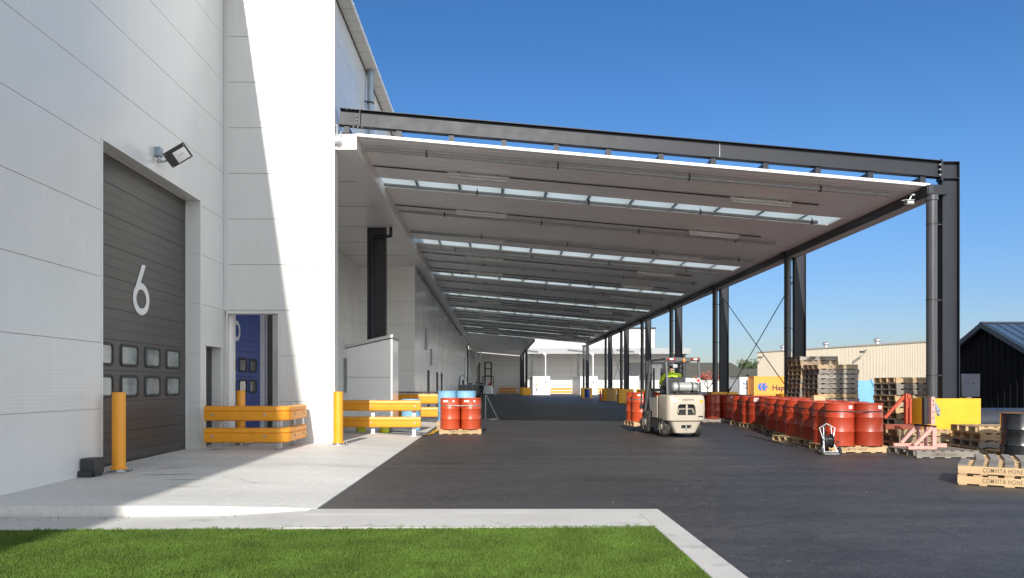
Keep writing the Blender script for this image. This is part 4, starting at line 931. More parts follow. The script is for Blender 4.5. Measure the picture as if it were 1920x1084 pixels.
# ------------------------------------------------------------------ people: one skinned body each, clothes and cap as children
def person(name, label, loc, rz, J, cloth, legs, head_dir=(0,1,0), cap='navy_cloth', vest=True):
    t = thing(name, label, 'person', loc, rz)
    V_ = []; E = []; RR = []
    def ad(p, r, par=None):
        V_.append(Vector(p)); RR.append(r); i = len(V_)-1
        if par is not None: E.append((par, i))
        return i
    pel = ad(J['pelvis'], .135); sp = ad(J['spine'], .125, pel); ch = ad(J['chest'], .15, sp); nk = ad(J['neck'], .062, ch)
    hd = Vector(J['head']); f = Vector(head_dir).normalized()
    j1 = ad(Vector(J['neck']).lerp(hd, .45), .058, nk); c1 = ad(hd+Vector((0,0,-.045))+f*.015, .078, j1); c2 = ad(hd+Vector((0,0,.03)), .092, c1); ad(hd+Vector((0,0,.085))-f*.01, .07, c2)
    ad(hd+f*.112+Vector((0,0,-.012)), .016, c2)
    for s, S_ in ((1,'R'),(-1,'L')):
        sh = ad(J['shoulder'+S_], .068, ch); el = ad(J['elbow'+S_], .046, sh); wr_ = ad(J['wrist'+S_], .03, el)
        d = (Vector(J['wrist'+S_])-Vector(J['elbow'+S_])).normalized(); side = d.cross(Vector((0,0,1)))
        if side.length < .1: side = Vector((s,0,0))
        side.normalize(); W_ = Vector(J['wrist'+S_]); palm = ad(W_+d*.055, .034, wr_); dn = side.cross(d)*(-.02 if side.cross(d).z > 0 else .02)
        for k, (o, L) in enumerate(((-.03,.062),(-.01,.075),(.011,.07),(.031,.055))):
            a = ad(W_+d*.095+side*o, .0095, palm); b = ad(W_+d*(.095+L*.55)+side*o*1.05+dn*.6, .0085, a); ad(W_+d*(.095+L*.85)+side*o*1.05+dn*2.2, .0075, b)
        a = ad(W_+d*.045+side*(-s*.045), .011, palm); ad(W_+d*.085+side*(-s*.06)+dn, .009, a)
        hp = ad(J['hip'+S_], .095, pel); kn = ad(J['knee'+S_], .062, hp); an = ad(J['ankle'+S_], .042, kn); ad(J['toe'+S_], .038, an)
    me = bpy.data.meshes.new('body'); me.from_pydata([tuple(v) for v in V_], E, []); ob = bpy.data.objects.new('body', me); COL.objects.link(ob)
    sk = ob.modifiers.new('s', 'SKIN'); sk.use_smooth_shade = True
    for i, sv in enumerate(me.skin_vertices[0].data): sv.radius = (RR[i], RR[i]*(.78 if i in (1,2) else 1)); sv.use_root = (i == 0)
    ob.modifiers.new('d', 'SUBSURF').levels = 2
    m2 = evalmesh(ob); ob.modifiers.clear(); ob.data = m2; bpy.data.meshes.remove(me)
    for k in ('skin', legs, cloth): m2.materials.append(M_[k])
    segs = [(J['pelvis'],J['spine'],1),(J['spine'],J['neck'],2),(J['neck'],J['head'],0)]
    for S_ in 'RL': segs += [(J['chest'],J['shoulder'+S_],2),(J['shoulder'+S_],J['elbow'+S_],2),(J['elbow'+S_],J['wrist'+S_],2),(J['wrist'+S_],Vector(J['wrist'+S_])*2-Vector(J['elbow'+S_]),0),(J['hip'+S_],J['knee'+S_],1),(J['knee'+S_],J['ankle'+S_],1),(J['ankle'+S_],J['toe'+S_],1)]
    for p in m2.polygons:
        c = p.center; best = 9; mi = 0
        for a, b, m in segs:
            a = Vector(a); b = Vector(b); d = b-a; u = max(0, min(1, (c-a).dot(d)/d.length_squared)); q = (a+d*u-c).length
            if q < best: best, mi = q, m
        p.material_index = mi; p.use_smooth = True
    ob.parent = t
    # eyes, mouth and ears are pressed into the head as one small child mesh, hair and cap as another
    sd = f.cross(Vector((0,0,1))).normalized()
    fm = MB()
    for s in (1,-1): fm.ball(hd+f*.085+sd*(.032*s)+Vector((0,0,.012)), (.011,.011,.008), 8, 5, 0); fm.ball(hd+sd*(.09*s)-f*.005, (.016,.022,.03), 8, 5, 1)
    fm.ball(hd+f*.084+Vector((0,0,-.058)), (.026,.012,.007), 8, 5, 2)
    fm.build('face', [M_['hair'], M_['skin'], M_['sticker_pink']], t)
    hm = MB(); hm.ball(hd+Vector((0,0,.045))-f*.012, (.102,.108,.088), 16, 9); hm.build('hair', M_['hair'], t)
    cm = MB(); cm.ball(hd+Vector((0,0,.062))-f*.004, (.108,.114,.088), 16, 9)
    pk = Matrix.Translation(hd+f*.12+Vector((0,0,.062))); cm.ball((0,0,0), (.075,.075,.012), 12, 5, 0, pk); cm.build('cap', M_[cap], t)
    return t
# ------------------------------------------------------------------ counterbalance truck
FL = (5.02, 20.30, 0); FA = R(6)
t = thing('forklift', 'cream counterbalance forklift seen from behind carrying a pallet of red drums', 'forklift', FL, FA)
def sup(hw, y0, y1, z, n=36, p=.28):
    cy = (y0+y1)/2; hl = (y1-y0)/2; out = []
    for i in range(n):
        a = 2*math.pi*i/n; c, s_ = math.cos(a), math.sin(a); out.append((hw*math.copysign(abs(c)**p, c), cy+hl*math.copysign(abs(s_)**p, s_), z))
    return out
mb = MB(); mb.loft([sup(.475,-.50,.36,.435),sup(.525,-.53,.36,.46),sup(.535,-.54,.36,.75),sup(.53,-.53,.36,1.0),sup(.515,-.51,.36,1.10),sup(.48,-.47,.34,1.135)])
cw = mb.build('counterweight', M_['beige'], t)
c1 = MB(); c1.loft([[(x,y,z) for x,z in ((-.25,.60),(.24,.60),(.245,.64),(.22,.84),(.17,.89),(-.20,.89),(-.25,.85),(-.27,.66))] for y in (-.8,-.36)])
boolean_cut(cw, [c1]); cw.data.polygons.foreach_set('use_smooth', [True]*len(cw.data.polygons)); cw.data.set_sharp_from_angle(angle=R(30))
mb = MB(); mb.box(-.245,.24,-.40,-.37,.60,.89,0); 
for i in range(6): mb.box(-.23,.22,-.42,-.40,.62+i*.045,.632+i*.045,0)
mb.build('radiator_grille', M_['black'], cw)
mb = MB(); mb.box(-.022,.022,-.515,-.44,.605,.885); mb.build('grille_bar', M_['beige_light'], cw, bevel=.008)
mb = MB(); mb.tube([(-.21,-.43,.66),(-.20,-.44,.76),(.18,-.44,.76),(.21,-.43,.66)], .014, 8); mb.build('tow_rail', M_['beige'], cw)
mb = MB(); mb.loft([sup(.24,-.40,.30,.10),sup(.29,-.44,.30,.13),sup(.44,-.51,.30,.425)])
lw = mb.build('lower_counterweight', M_['beige_light'], t)
c1 = MB(); c1.box(-.14,.14,-.7,-.40,.24,.335); boolean_cut(lw, [c1])
mb = MB(); mb.cyl((0,-.46,.2),(0,-.46,.36),.02,n=10); mb.build('tow_pin', M_['galv'], lw)
mb = MB(); mb.box(-.13,.13,-.405,-.395,.245,.33); mb.build('tow_slot', M_['black'], lw)
vs, fs = text_geo('CROWN', .075, spacing=1.15, offset=.002); T = face_M((.03,-.5285,1.005),(1,0,0),(0,-.035,1)); lm = MB(); lm.add([(x,y,.004) for x,y in [(v[0],v[1]) for v in vs]], fs, 0, T); lm.build('lettering', M_['grey_plastic'], cw, smooth=False, fix=False)
mb = MB(); mb.prism([(.37,.20),(1.62,.20),(1.62,.50),(1.25,.60),(1.15,.50),(.95,.45),(.80,.52),(.60,.98),(.37,1.08)], -.50, .50, 'x'); ch_ = mb.build('chassis', M_['dark_plastic'], t, bevel=.015)
mb = MB()
for s in (-1,1): mb.prism([(.365,.50),(.85,.50),(.62,1.02),(.365,1.11)], s*.512-.012, s*.512+.012, 'x')
mb.build('side_panel', M_['beige'], t, bevel=.006)
mb = MB(); mb.prism([(1.25,.55),(1.60,.48),(1.55,1.02),(1.45,1.05)], -.42, .42, 'x'); mb.build('cowl', M_['charcoal'], t, bevel=.02)
mb = MB(); mb.box(-.40,-.28,-.5345,-.5325,.96,1.03,0); mb.box(.34,.44,-.5315,-.5285,.93,1.0,1); mb.box(.30,.44,-.538,-.536,.55,.58,2); mb.build('decal', [M_['white_paint'], M_['line_yellow'], M_['black']], cw, fix=False)
def wheel(x, y, r, w, nm='wheel'):
    sgn = 1 if x > 0 else -1
    mb = MB(); T = Matrix.Translation((x,y,r)) @ Matrix.Rotation(R(90),4,'Y'); h = w/2
    mb.lathe([(r*.6,-h),(r*.86,-h),(r*.97,-h*.75),(r,-h*.35),(r,h*.35),(r*.97,h*.75),(r*.86,h),(r*.6,h)], 30, 0, T); wo = mb.build(nm, [M_['rubber']], t)
    mb = MB(); mb.lathe([(.01,-h-.012),(r*.3,-h-.012),(r*.34,-h+.03),(r*.55,-h+.04),(r*.61,-h-.005),(r*.61,h+.005),(r*.55,h-.04),(r*.34,h-.03),(r*.3,h+.012),(.01,h+.012)], 24, 0, T); mb.build('rim', M_['beige'], wo)
wheel(-.44,0,.27,.19); wheel(.44,0,.27,.19); wheel(-.45,1.40,.33,.21); wheel(.45,1.40,.33,.21)
mb = MB(); mb.cyl((-.4,0,.27),(.4,0,.27),.06,n=12); mb.cyl((-.4,1.4,.33),(.4,1.4,.33),.07,n=12); mb.build('axle', M_['black'], t)
mb = MB()
for s in (-1,1):
    mb.bar((s*.455,-.30,1.10),(s*.45,-.16,2.10),.055,.05); mb.bar((s*.49,1.60,.55),(s*.45,1.16,2.08),.06,.06)
    mb.bar((s*.45,-.16,2.10),(s*.45,1.18,2.10),.055,.06)
mb.bar((-.48,-.19,2.09),(.48,-.19,2.09),.06,.10); mb.bar((-.48,1.18,2.09),(.48,1.18,2.09),.06,.08)
for i in range(6): mb.box(-.42,.42,-.02+i*.19,.02+i*.19,2.10,2.125)
mb.build('overhead_guard', M_['grey_plastic'], t, bevel=.008)
for x, m_ in ((-.33,'lamp_red'),(.33,'lamp_red')):
    mb = MB(); mb.box(x-.115,x+.115,-.262,-.222,2.06,2.12,0); mb.box(x-.05,x+.05,-.268,-.262,2.07,2.11,1); mb.build('tail_lamp', [M_[m_], M_['lamp_white']], t, bevel=.006)
mb = MB(); mb.cyl((.02,-.24,1.99),(.02,-.24,2.02),.05,n=14,mi=1); mb.lathe([(.045,0),(.045,.07),(.03,.095)],14,0,Matrix.Translation((.02,-.24,2.02))); mb.build('beacon', [M_['lamp_amber'], M_['black']], t)
mb = MB(); mb.box(-.25,-.12,-.15,-.10,1.86,1.96); mb.box(-.08,.25,-.12,-.10,2.0,2.04); mb.build('work_light', [M_['zinc_dull']], t, bevel=.01)
mb = MB(); mb.box(-.25,.25,.42,.95,1.02,1.14); mb.prism([(.40,1.12),(.52,1.12),(.46,1.62),(.36,1.62)], -.23, .23, 'x'); mb.build('seat', M_['charcoal'], t, bevel=.03)
mb = MB(); pts = [(.17*math.cos(6.283*i/20), 1.22+.12*math.sin(6.283*i/20), 1.35+.10*math.sin(6.283*i/20)) for i in range(21)]; mb.tube(pts,.014,6); mb.cyl((0,1.22,1.35),(0,1.45,1.0),.02,n=8); mb.cyl((-.16,1.22,1.35),(.16,1.22,1.35),.01,n=6); mb.build('steering_wheel', M_['black'], t)
mb = MB(); TT = Matrix.Translation((.10,-.12,1.345)) @ Matrix.Rotation(R(90),4,'Y'); mb.lathe([(.04,-.38),(.10,-.355),(.127,-.31),(.13,-.27),(.13,.25),(.127,.29),(.10,.335),(.05,.36)], 26, 0, TT); mb.lathe([(.08,.35),(.09,.42),(.08,.42)],20,0,TT); gt = mb.build('gas_bottle', M_['silver'], t)
mb = MB()
for x in (-.12,.26): mb.lathe([(.132,-.018),(.137,-.018),(.137,.018),(.132,.018)], 24, 0, Matrix.Translation((x+.0,-.12,1.345)) @ Matrix.Rotation(R(90),4,'Y'), cap0=False, cap1=False)
mb.box(-.20,.40,-.25,.02,1.14,1.20); mb.box(-.20,-.14,-.24,.0,1.20,1.26); mb.box(.30,.36,-.24,.0,1.20,1.26); mb.build('bottle_strap', M_['black'], gt)
mb = MB(); mb.tube([(.46,-.22,1.14),(.47,-.24,1.3),(.40,-.2,1.46)], .012, 6); mb.tube([(-.3,-.3,1.14),(-.1,-.36,1.18),(.2,-.34,1.16),(.36,-.36,1.2)], .018, 6); mb.box(.36,.46,-.33,-.2,1.14,1.24); mb.box(-.44,-.30,-.3,-.1,1.14,1.20); mb.build('hose', M_['black'], t)
mb = MB(); q = .085; mb.add([(.39,-.31,1.52-q),(.39+q,-.31,1.52),(.39,-.31,1.52+q),(.39-q,-.31,1.52)],[(0,1,2,3)],0); q = .06; mb.add([(.39,-.313,1.52-q),(.39+q,-.313,1.52),(.39,-.313,1.52+q),(.39-q,-.313,1.52)],[(0,1,2,3)],1); mb.box(.384,.396,-.309,-.303,1.2,1.46,2); mb.build('hazard_sign', [M_['white_paint'], M_['sign_red'], M_['galv']], t, smooth=False, fix=False)
mb = MB()
for s in (-1,1): mb.ibeam((s*.30,1.93,.08),(s*.30,1.93,2.10), .12,.08,.015,.015, 0, up=(1,0,0)); mb.ibeam((s*.22,1.95,.1),(s*.22,1.95,2.05), .10,.06,.012,.012, 0, up=(1,0,0)); mb.cyl((s*.12,1.9,.2),(s*.12,1.9,1.9),.035,n=10)
for z in (.2,1.2,2.02): mb.box(-.30,.30,1.98,2.02,z,z+.1)
mb.build('mast', M_['steel'], t)
mb = MB()
for z in (.30,.72): mb.box(-.50,.50,2.03,2.07,z,z+.1)
for x in (-.45,-.15,.15,.45): mb.box(x-.02,x+.02,2.035,2.065,.8,1.3)
mb.build('carriage', M_['black'], t)
for x in (-.28,.28): mb = MB(); mb.box(x-.055,x+.055,2.072,2.11,.13,.8); mb.prism([(2.11,.13),(3.10,.145),(3.10,.155),(2.11,.175)], x-.055, x+.055, 'x'); mb.build('fork', M_['steel'], t)
def fw(lx, ly): return FL[0]+lx*math.cos(FA)-ly*math.sin(FA), FL[1]+lx*math.sin(FA)+ly*math.cos(FA)
x, y = fw(-.06,2.66); pallet('new', x, y, .155, FA+R(90)*0, 'pallet held up on the forklift forks', 'pallets under loads')
for i, (dx, dy) in enumerate(((-.297,-.297),(.297,-.297),(-.297,.297),(.297,.297))):
    x, y = fw(-.06+dx, 2.66+dy); drum('red_lit' if i != 0 else 'red_lit2', x, y, .155+PH, f"{['front left','front right','back left','back right'][i]} bright red drum carried by the forklift", 'drums on the forklift', FA)
x, y = fw(-.06,2.66); strap(x, y, .155+PH+.66, FA, 'silver band round the drums on the forklift')
J = dict(pelvis=(0,.62,1.22), spine=(0,.60,1.38), chest=(-.02,.58,1.60), neck=(-.01,.63,1.76), head=(.0,.67,1.89), shoulderR=(.215,.60,1.69), shoulderL=(-.235,.60,1.69), elbowR=(.27,.78,1.44), elbowL=(-.30,.80,1.46), wristR=(.18,1.02,1.40), wristL=(-.16,1.04,1.42), hipR=(.10,.68,1.20), hipL=(-.10,.68,1.20), kneeR=(.15,1.08,1.18), kneeL=(-.15,1.08,1.18), ankleR=(.16,1.22,.78), ankleL=(-.16,1.22,.78), toeR=(.17,1.38,.74), toeL=(-.17,1.38,.74))
person('person', 'person in a lime high visibility top and grey cap driving the cream forklift', FL, FA, J, 'hivis', 'navy_cloth', (.1,1,0), 'grey_cloth')

# ------------------------------------------------------------------ hose reel trolley, lifting frames
tx, ty = U(1553,15.0), 14.95
t = thing('reel_trolley', 'silver hose reel trolley standing before the long drum row', 'trolley', (tx, ty, 0))
mb = MB()
w_ = .135; 
mb.tube([(-.105,.06,.33),(-.155,.10,.53),(0,.14,.615),(.155,.10,.53),(.105,.06,.33)], .011, 8)
for s in (-1,1): mb.tube([(s*.075,.10,.55),(s*.085,.05,.30),(s*.13,-.06,.05)], .010, 8); mb.tube([(s*.155,-.03,.06),(s*.10,.04,.22),(s*.10,.06,.34)], .011, 8)
mb.tube([(-.17,-.03,.06),(.17,-.03,.06)], .013, 8); mb.tube([(-.14,-.12,.025),(.14,-.12,.025)], .011, 8); mb.tube([(-.14,-.12,.025),(-.155,-.03,.06)], .01, 8); mb.tube([(.14,-.12,.025),(.155,-.03,.06)], .01, 8)
mb.box(-.11,.11,.005,.03,.295,.325); mb.build('frame', M_['galv'], t)
for s in (-1,1):
    mb = MB(); mb.lathe([(.03,-.022),(.07,-.024),(.08,-.012),(.08,.012),(.07,.024),(.03,.022)],20,0,Matrix.Translation((s*.185,-.03,.08)) @ Matrix.Rotation(R(90),4,'Y')); mb.lathe([(.005,-.026),(.03,-.026),(.03,.026),(.005,.026)],14,1,Matrix.Translation((s*.185,-.03,.08)) @ Matrix.Rotation(R(90),4,'Y')); mb.build('wheel', [M_['rubber'], M_['galv']], t)
mb = MB(); TT = Matrix.Translation((0,.09,.27)) @ Matrix.Rotation(R(90),4,'Y'); mb.lathe([(.14,-.085),(.145,-.08),(.145,-.07),(.06,-.07)],24,0,TT); mb.lathe([(.06,.07),(.145,.07),(.145,.08),(.14,.085)],24,0,TT)
for i in range(7): 
    mb.lathe([(.095,-.068+i*.02),(.108,-.06+i*.02),(.095,-.05+i*.02)],22,0,TT,False,False)
mb.lathe([(.09,-.07),(.09,.07)],20,0,TT); mb.tube([(.08,.0,.2),(.17,.05,.21),(.22,.06,.25),(.16,.05,.27)],.012,8); mb.build('hose_reel', M_['rubber'], t)

# pink frame
Y0 = 14.95
t = thing('lifting_frame', 'pink drum lifting frame with a tall punched mast on the grey pallet', 'lifting frame', (U(1730,Y0), Y0, PH))
def X_(px, yy=0): return U(px,Y0+yy)-U(1730,Y0)
mb = MB(); mb.box(X_(1702,-.4),X_(1756,-.4),-.43,-.35,0,.065); mb.build('base_rail', M_['pink_paint'], t, bevel=.006)
mb = MB(); mb.box(X_(1675,.34),X_(1735,.34),.30,.38,0,.065); mb.build('base_rail', M_['pink_paint'], t, bevel=.006)
mb = MB(); mb.box(X_(1745,.1),X_(1773,.1),.05,.13,0,.08); mb.build('base_rail', M_['pink_paint'], t, bevel=.006)
mb = MB(); mb.bar((X_(1714,-.39),-.39,.07),(X_(1748,-.36),-.36,.43),.055,.06); mb.build('brace', M_['pink_paint'], t, bevel=.004)
mb = MB(); mb.bar((X_(1690,.34),.34,.07),(X_(1720,.30),.30,.43),.05,.06); mb.build('brace', M_['pink_paint'], t, bevel=.004)
for px, yy, w2 in ((1751,-.36,.08),(1722,.30,.05),(1736,.0,.045)):
    mb = MB(); mb.box(X_(px,yy)-w2/2,X_(px,yy)+w2/2,yy-.03,yy+.03,.066 if yy else .0,.425); mb.build('post', M_['pink_paint'], t, bevel=.004)
mb = MB(); mb.bar((X_(1717,.32),.32,.446),(X_(1752,-.40),-.40,.446), .09, .035); mb.build('cross_beam', M_['steel_web'], t, bevel=.004)
mb = MB(); mb.box(X_(1743),X_(1750),-.06,.0,.466,1.02); mb.box(X_(1743),X_(1746),.001,.09,.466,1.02)
for z in (.60,.72,.86,.94): mb.cyl((X_(1746.5),-.061,z),(X_(1746.5),-.066,z),.014,n=10,mi=1)
mb.build('mast', [M_['pink_paint'], M_['black']], t)
mb = MB(); mb.box(X_(1735),X_(1741),.03,.12,.466,1.0); mb.box(X_(1737),X_(1743),.121,.14,.95,.99); mb.build('channel', M_['steel'], t)
mb = MB(); T = Matrix.Translation((X_(1757,.06),.06,.76)) @ Matrix.Rotation(R(68),4,'X') @ Matrix.Rotation(R(48),4,'Y')
n = 14; pr = [(r*math.cos(6.283*i/(2*n)), r*math.sin(6.283*i/(2*n))) for i in range(2*n) for r in ((.135,.118)[i%2],)]
mb.prism(pr, -.02, .02, 'z', 0, T); mb.cyl((0,0,-.03),(0,0,.05),.04,n=12,M=T); mb.build('sprocket', M_['zinc_dull'], t)
# red frame on the low stack
Y0 = 16.5
t = thing('lifting_frame', 'orange red lifting frame with a diagonal strut on the low pallet stack', 'lifting frame', (U(1690,Y0), Y0, 3*(PH+.002)))
def X_(px): return U(px,Y0-.1)-U(1690,Y0)
mb = MB(); mb.box(X_(1655),X_(1703),-.22,-.06,0,.11); mb.box(X_(1703)+.002,X_(1722),-.2,-.06,0,.09); mb.build('base_beam', M_['red_brown'], t, bevel=.006)
mb = MB(); mb.bar((X_(1657),-.13,.24),(X_(1697),-.10,.74),.06,.06); mb.build('strut', M_['red_paint'], t, bevel=.005)
mb = MB(); mb.box(X_(1694),X_(1698),-.2,-.1,.12,.78); mb.box(X_(1702),X_(1706),-.18,-.08,.12,.68); mb.box(X_(1698)+.002,X_(1702)-.002,-.15,-.1,.46,.77); mb.cyl((X_(1700),-.2,.72),(X_(1700),-.08,.72),.05,n=14); mb.build('mast', M_['red_paint'], t, bevel=.004)
# column guards
gn = 0
for k, y in enumerate(ny):
    t = thing('column_guard', f'yellow wrap around the foot of the outer canopy column, {ORD[k+1]} from the front', 'column guard', (10.15, y, 0), 0, 'yellow column guards')
    mb = MB(); o = sup(.61,-.40,.34,0,40,.22); i_ = sup(.57,-.36,.30,0,40,.22); n = len(o)
    vs = [(a,b,.02) for a,b,_ in o]+[(a,b,1.10) for a,b,_ in o]+[(a,b,1.10) for a,b,_ in i_]+[(a,b,.02) for a,b,_ in i_]
    mb.add(vs, [(l*n+i, l*n+(i+1)%n, (l+1)*n+(i+1)%n, (l+1)*n+i) for l in range(3) for i in range(n)]); mb.build('shell', M_['yellow'], t)
    mb = MB(); mb.box(.62-.011,.62+.004,-.2,.2,.4,.8); mb.box(-.1,.1,-.409,-.401,.2,.25) if False else None
    for a in (-.35,.35): mb.cyl((.605,a*.5,.95),(.622,a*.5,.95),.018,n=10); mb.cyl((.605,a*.5,.2),(.622,a*.5,.2),.018,n=10)
    mb.build('fixing', M_['zinc_dull'], t)
for k, y in enumerate((103,113.5)):
    t = thing('column_guard', f'yellow wrap around the {("nearer","farther")[k]} far inner canopy column', 'column guard', (XI+.1, y, 0), 0, 'yellow column guards')
    mb = MB(); mb.loft([sup(.6,-.38,.38,.02,24,.22), sup(.6,-.38,.38,1.1,24,.22)]); mb.build('shell', M_['yellow'], t)
# ------------------------------------------------------------------ right side: shed, cabinet, pipe, bin, cream warehouse, containers, house
t = thing('shed', 'black gabled shed with blue grey ribbed metal roof at the right', 'shed', (26, 33.8, 0))
SX, RY, RZ_, HD = 22.0, 33.8, 4.16, 3.3; slope = .467
mb = MB(); gab = [(RY-HD,0),(RY+HD,0),(RY+HD,RZ_-HD*slope-.05),(RY,RZ_-.05),(RY-HD,RZ_-HD*slope-.05)]
mb.prism(gab, SX+.25, 36, 'x')
for i in range(17):
    y = RY-HD+.1+i*.4; h = RZ_-.12-abs(y-RY)*slope; mb.box(SX+.21, SX+.249, y, y+.05, .0, h, 0)
mb.build('wall', M_['shed_black'], t, smooth=False, world=True)
mb = MB()
for sg in (-1,1):
    e = HD+.35; mb.prism([(RY,RZ_),(RY+sg*e,RZ_-e*slope),(RY+sg*e,RZ_-e*slope+.06),(RY,RZ_+.06)], SX, 36.3, 'x', 0)
    x = SX+.1
    while x < 36: mb.prism([(RY+sg*.05,RZ_-.05*slope+.061),(RY+sg*e,RZ_-e*slope+.061),(RY+sg*e,RZ_-e*slope+.10),(RY+sg*.05,RZ_-.05*slope+.10)], x, x+.05, 'x', 0); x += .45
mb.box(SX-.02,36.3,RY-.12,RY+.12,RZ_+.05,RZ_+.11,1)
mb.build('roof', [M_['shed_roof'], M_['shed_edge']], t, smooth=False, world=True)
mb = MB()
for sg in (-1,1): e = HD+.36; mb.prism([(RY,RZ_-.16),(RY+sg*e,RZ_-e*slope-.16),(RY+sg*e,RZ_-e*slope+.09),(RY,RZ_+.09)], SX-.05, SX-.005, 'x', 0)
mb.build('barge_board', M_['shed_edge'], t, smooth=False, world=True)
t = thing('cabinet', 'dark grey electrical cabinet beside the nearest outer column', 'cabinet', (U(1815,19.5), 19.5, 0))
mb = MB(); mb.box(-.24,.24,-.12,.12,1.09,1.69); mb.build('body', M_['cabinet'], t, bevel=.01); mb = MB(); mb.box(-.06,.06,-.05,.05,0,1.09); mb.build('stand', M_['galv'], t)
mb = MB(); mb.cyl((.08,-.125,1.45),(.08,-.15,1.45),.018,n=10); mb.build('lock', M_['black'], t)
t = thing('pipe', 'large dark plastic pipe lying on the ground before the black shed', 'pipe', (15.0, 21.0, 0))
mb = MB(); T = Matrix.Translation((0,0,.38)) @ Matrix.Rotation(R(90),4,'Y'); mb.lathe([(.33,-1.7),(.375,-1.7),(.375,2.6),(.33,2.6),(.33,-1.7)],40,0,T,False,False); mb.build('barrel', M_['hdpe'], t)
t = thing('tip_bin', 'light blue metal tipping bin with slanted top between pallet stacks', 'bin', (U(1614,24.8), 24.8, 0))
mb = MB(); mb.prism([(-.42,.12),(.38,.12),(.46,.75),(.10,1.55),(-.42,1.55)], -.45, .45, 'y'); mb.prism([(.09,1.575),(.47,.74),(.51,.75),(.12,1.62)], -.48, -.42, 'y'); mb.build('body', M_['bin_blue'], t, bevel=.015)
mb = MB(); mb.box(.30,.62,-.52,-.46,.70,.76); mb.box(.30,.36,-.52,-.46,.70,.9); mb.build('latch', M_['bin_blue'], t)
for x in (-.3,.25): mb = MB(); mb.cyl((x,-.3,.06),(x,.3,.06),.06,n=14); mb.build('wheel', M_['rubber'], t)
mb = MB(); mb.add([(.25,-.56,1.0),(.95,-.56,1.0),(.95,-.56,1.45),(.25,-.56,1.45)],[(0,1,2,3)]) if False else None
# cream warehouse, its eave running from far left to near right
t = thing('metal_warehouse', 'long cream corrugated warehouse with round roof vents behind the yard', 'warehouse', (60, 128, 0))
A = Vector((U(1420,151),151,0)); B = Vector((U(1860,104),104,0)); d = (B-A).normalized(); nrm = Vector((d.y,-d.x,0)); L = (B-A).length; HW = EYE+61.5*151/F
mb = MB(); p = .30; n = int(L/p); prof = []
for i in range(n):
    s = i*p; prof += [(s,0),(s+.19,0),(s+.22,.03),(s+.27,.03)]
vs = []
for z in (0, HW): vs += [tuple(A+d*s+nrm*o+Vector((0,0,z))) for s, o in prof]
m_ = len(prof); mb.add(vs, [(i,i+1,m_+i+1,m_+i) for i in range(m_-1)])
back = -nrm*30
for q in (A, B): mb.add([tuple(q),tuple(q+back),tuple(q+back+Vector((0,0,HW))),tuple(q+Vector((0,0,HW)))],[(0,1,2,3)])
mb.build('wall', M_['corr_cream'], t, smooth=False, world=True, fix=False)
mb = MB(); Z = Vector((0,0,1)); e = [A+nrm*.15-d*.1, B+nrm*.15, B+back+Z*2.2, A+back-d*.1+Z*2.2]; q = [v+Z*(HW) for v in e]; mb.add([tuple(v) for v in q]+[tuple(v+Z*.14) for v in q], [(0,1,2,3),(4,5,6,7),(0,1,5,4),(1,2,6,5),(2,3,7,6),(3,0,4,7)]); mb.build('roof', M_['beige_light'], t, smooth=False, world=True)
for px in (1467,1548,1644,1755):
    s = None
    for k in range(200):
        c = A+d*(L*k/200)-nrm*3
        if CX+F*c.x/c.y >= px: break
    mb = MB(); mb.cyl(c+Z*(HW+.2),c+Z*(HW+.85),.35,n=14); mb.ball(c+Z*(HW+1.05),(.62,.62,.38),14,7); mb.build('vent', M_['galv'], t, world=True)
for px in (1432,1625):
    for k in range(200):
        c = A+d*(L*k/200)
        if CX+F*c.x/c.y >= px: break
    mb = MB(); mb.tube([c+Z*(HW-.7),c+nrm*.9+Z*(HW-1.0)],.05,6); mb.cbox(tuple(c+nrm*1.0+Z*(HW-1.05)),(.7,.4,.35)); mb.build('wall_lamp', M_['charcoal'], t, world=True)
# shipping containers
def container(label, x0, x1, y0, y1, h, m, face_txt=None, doors=True, extra=None, side_txt=None, ribs=True):
    t = thing('container', label, 'container', ((x0+x1)/2, (y0+y1)/2, 0))
    mb = MB(); mb.box(x0+.06,x1-.06,y0+.06,y1-.06,.15,h-.05)
    if ribs:
        x = x0+.2
        while x < x1-.3: mb.box(x,x+.13,y0+.03,y0+.062,.2,h-.12); x += .28
        y = y0+.2
        while y < y1-.3: mb.box(x0+.03,x0+.062,y,y+.13,.2,h-.12); y += .28
    mb.build('body', m, t, smooth=False, world=True)
    mb = MB()
    for xx in (x0,x1-.1):
        for yy in (y0,y1-.1): mb.box(xx,xx+.1,yy,yy+.1,0,h)
    for zz in (0.02,h-.12):
        mb.box(x0+.1,x1-.1,y0+.01,y0+.09,zz,zz+.11); mb.box(x0+.1,x1-.1,y1-.09,y1-.01,zz,zz+.11); mb.box(x0+.01,x0+.09,y0+.1,y1-.1,zz,zz+.11); mb.box(x1-.09,x1-.01,y0+.1,y1-.1,zz,zz+.11)
    mb.build('frame', m, t, smooth=False, world=True)
    return t
def letter(t, txt, size, o, m, xd=(1,0,0), name='lettering', bold=.01):
    vs, fs = text_geo(txt, size, offset=bold*size); mb = MB(); mb.add(vs, fs, 0, face_M(o, xd, (0,0,1))); mb.build(name, M_[m], t, smooth=False, world=True, fix=False)
t = container('orange shipping container with a blue emblem and black lettering behind the yard', 34.62, 46.8, 100, 102.44, 2.62, M_['cont_orange'])
letter(t, 'Hapag-Lloyd', .98, (36.95+.98*2.63, 99.995, 1.05), 'letter_black', bold=.02)
mb = MB(); cx, cz, k_ = 35.95, 1.2, .62
E_ = lambda *p: [(cx+k_*x, 99.993, cz+k_*z) for x, z in p]
mb.add(E_((-1.35,0),(-.95,.8),(-.35,.8),(-.75,0),(-.35,-.8),(-.95,-.8)), [(0,1,2,3),(0,3,4,5)])
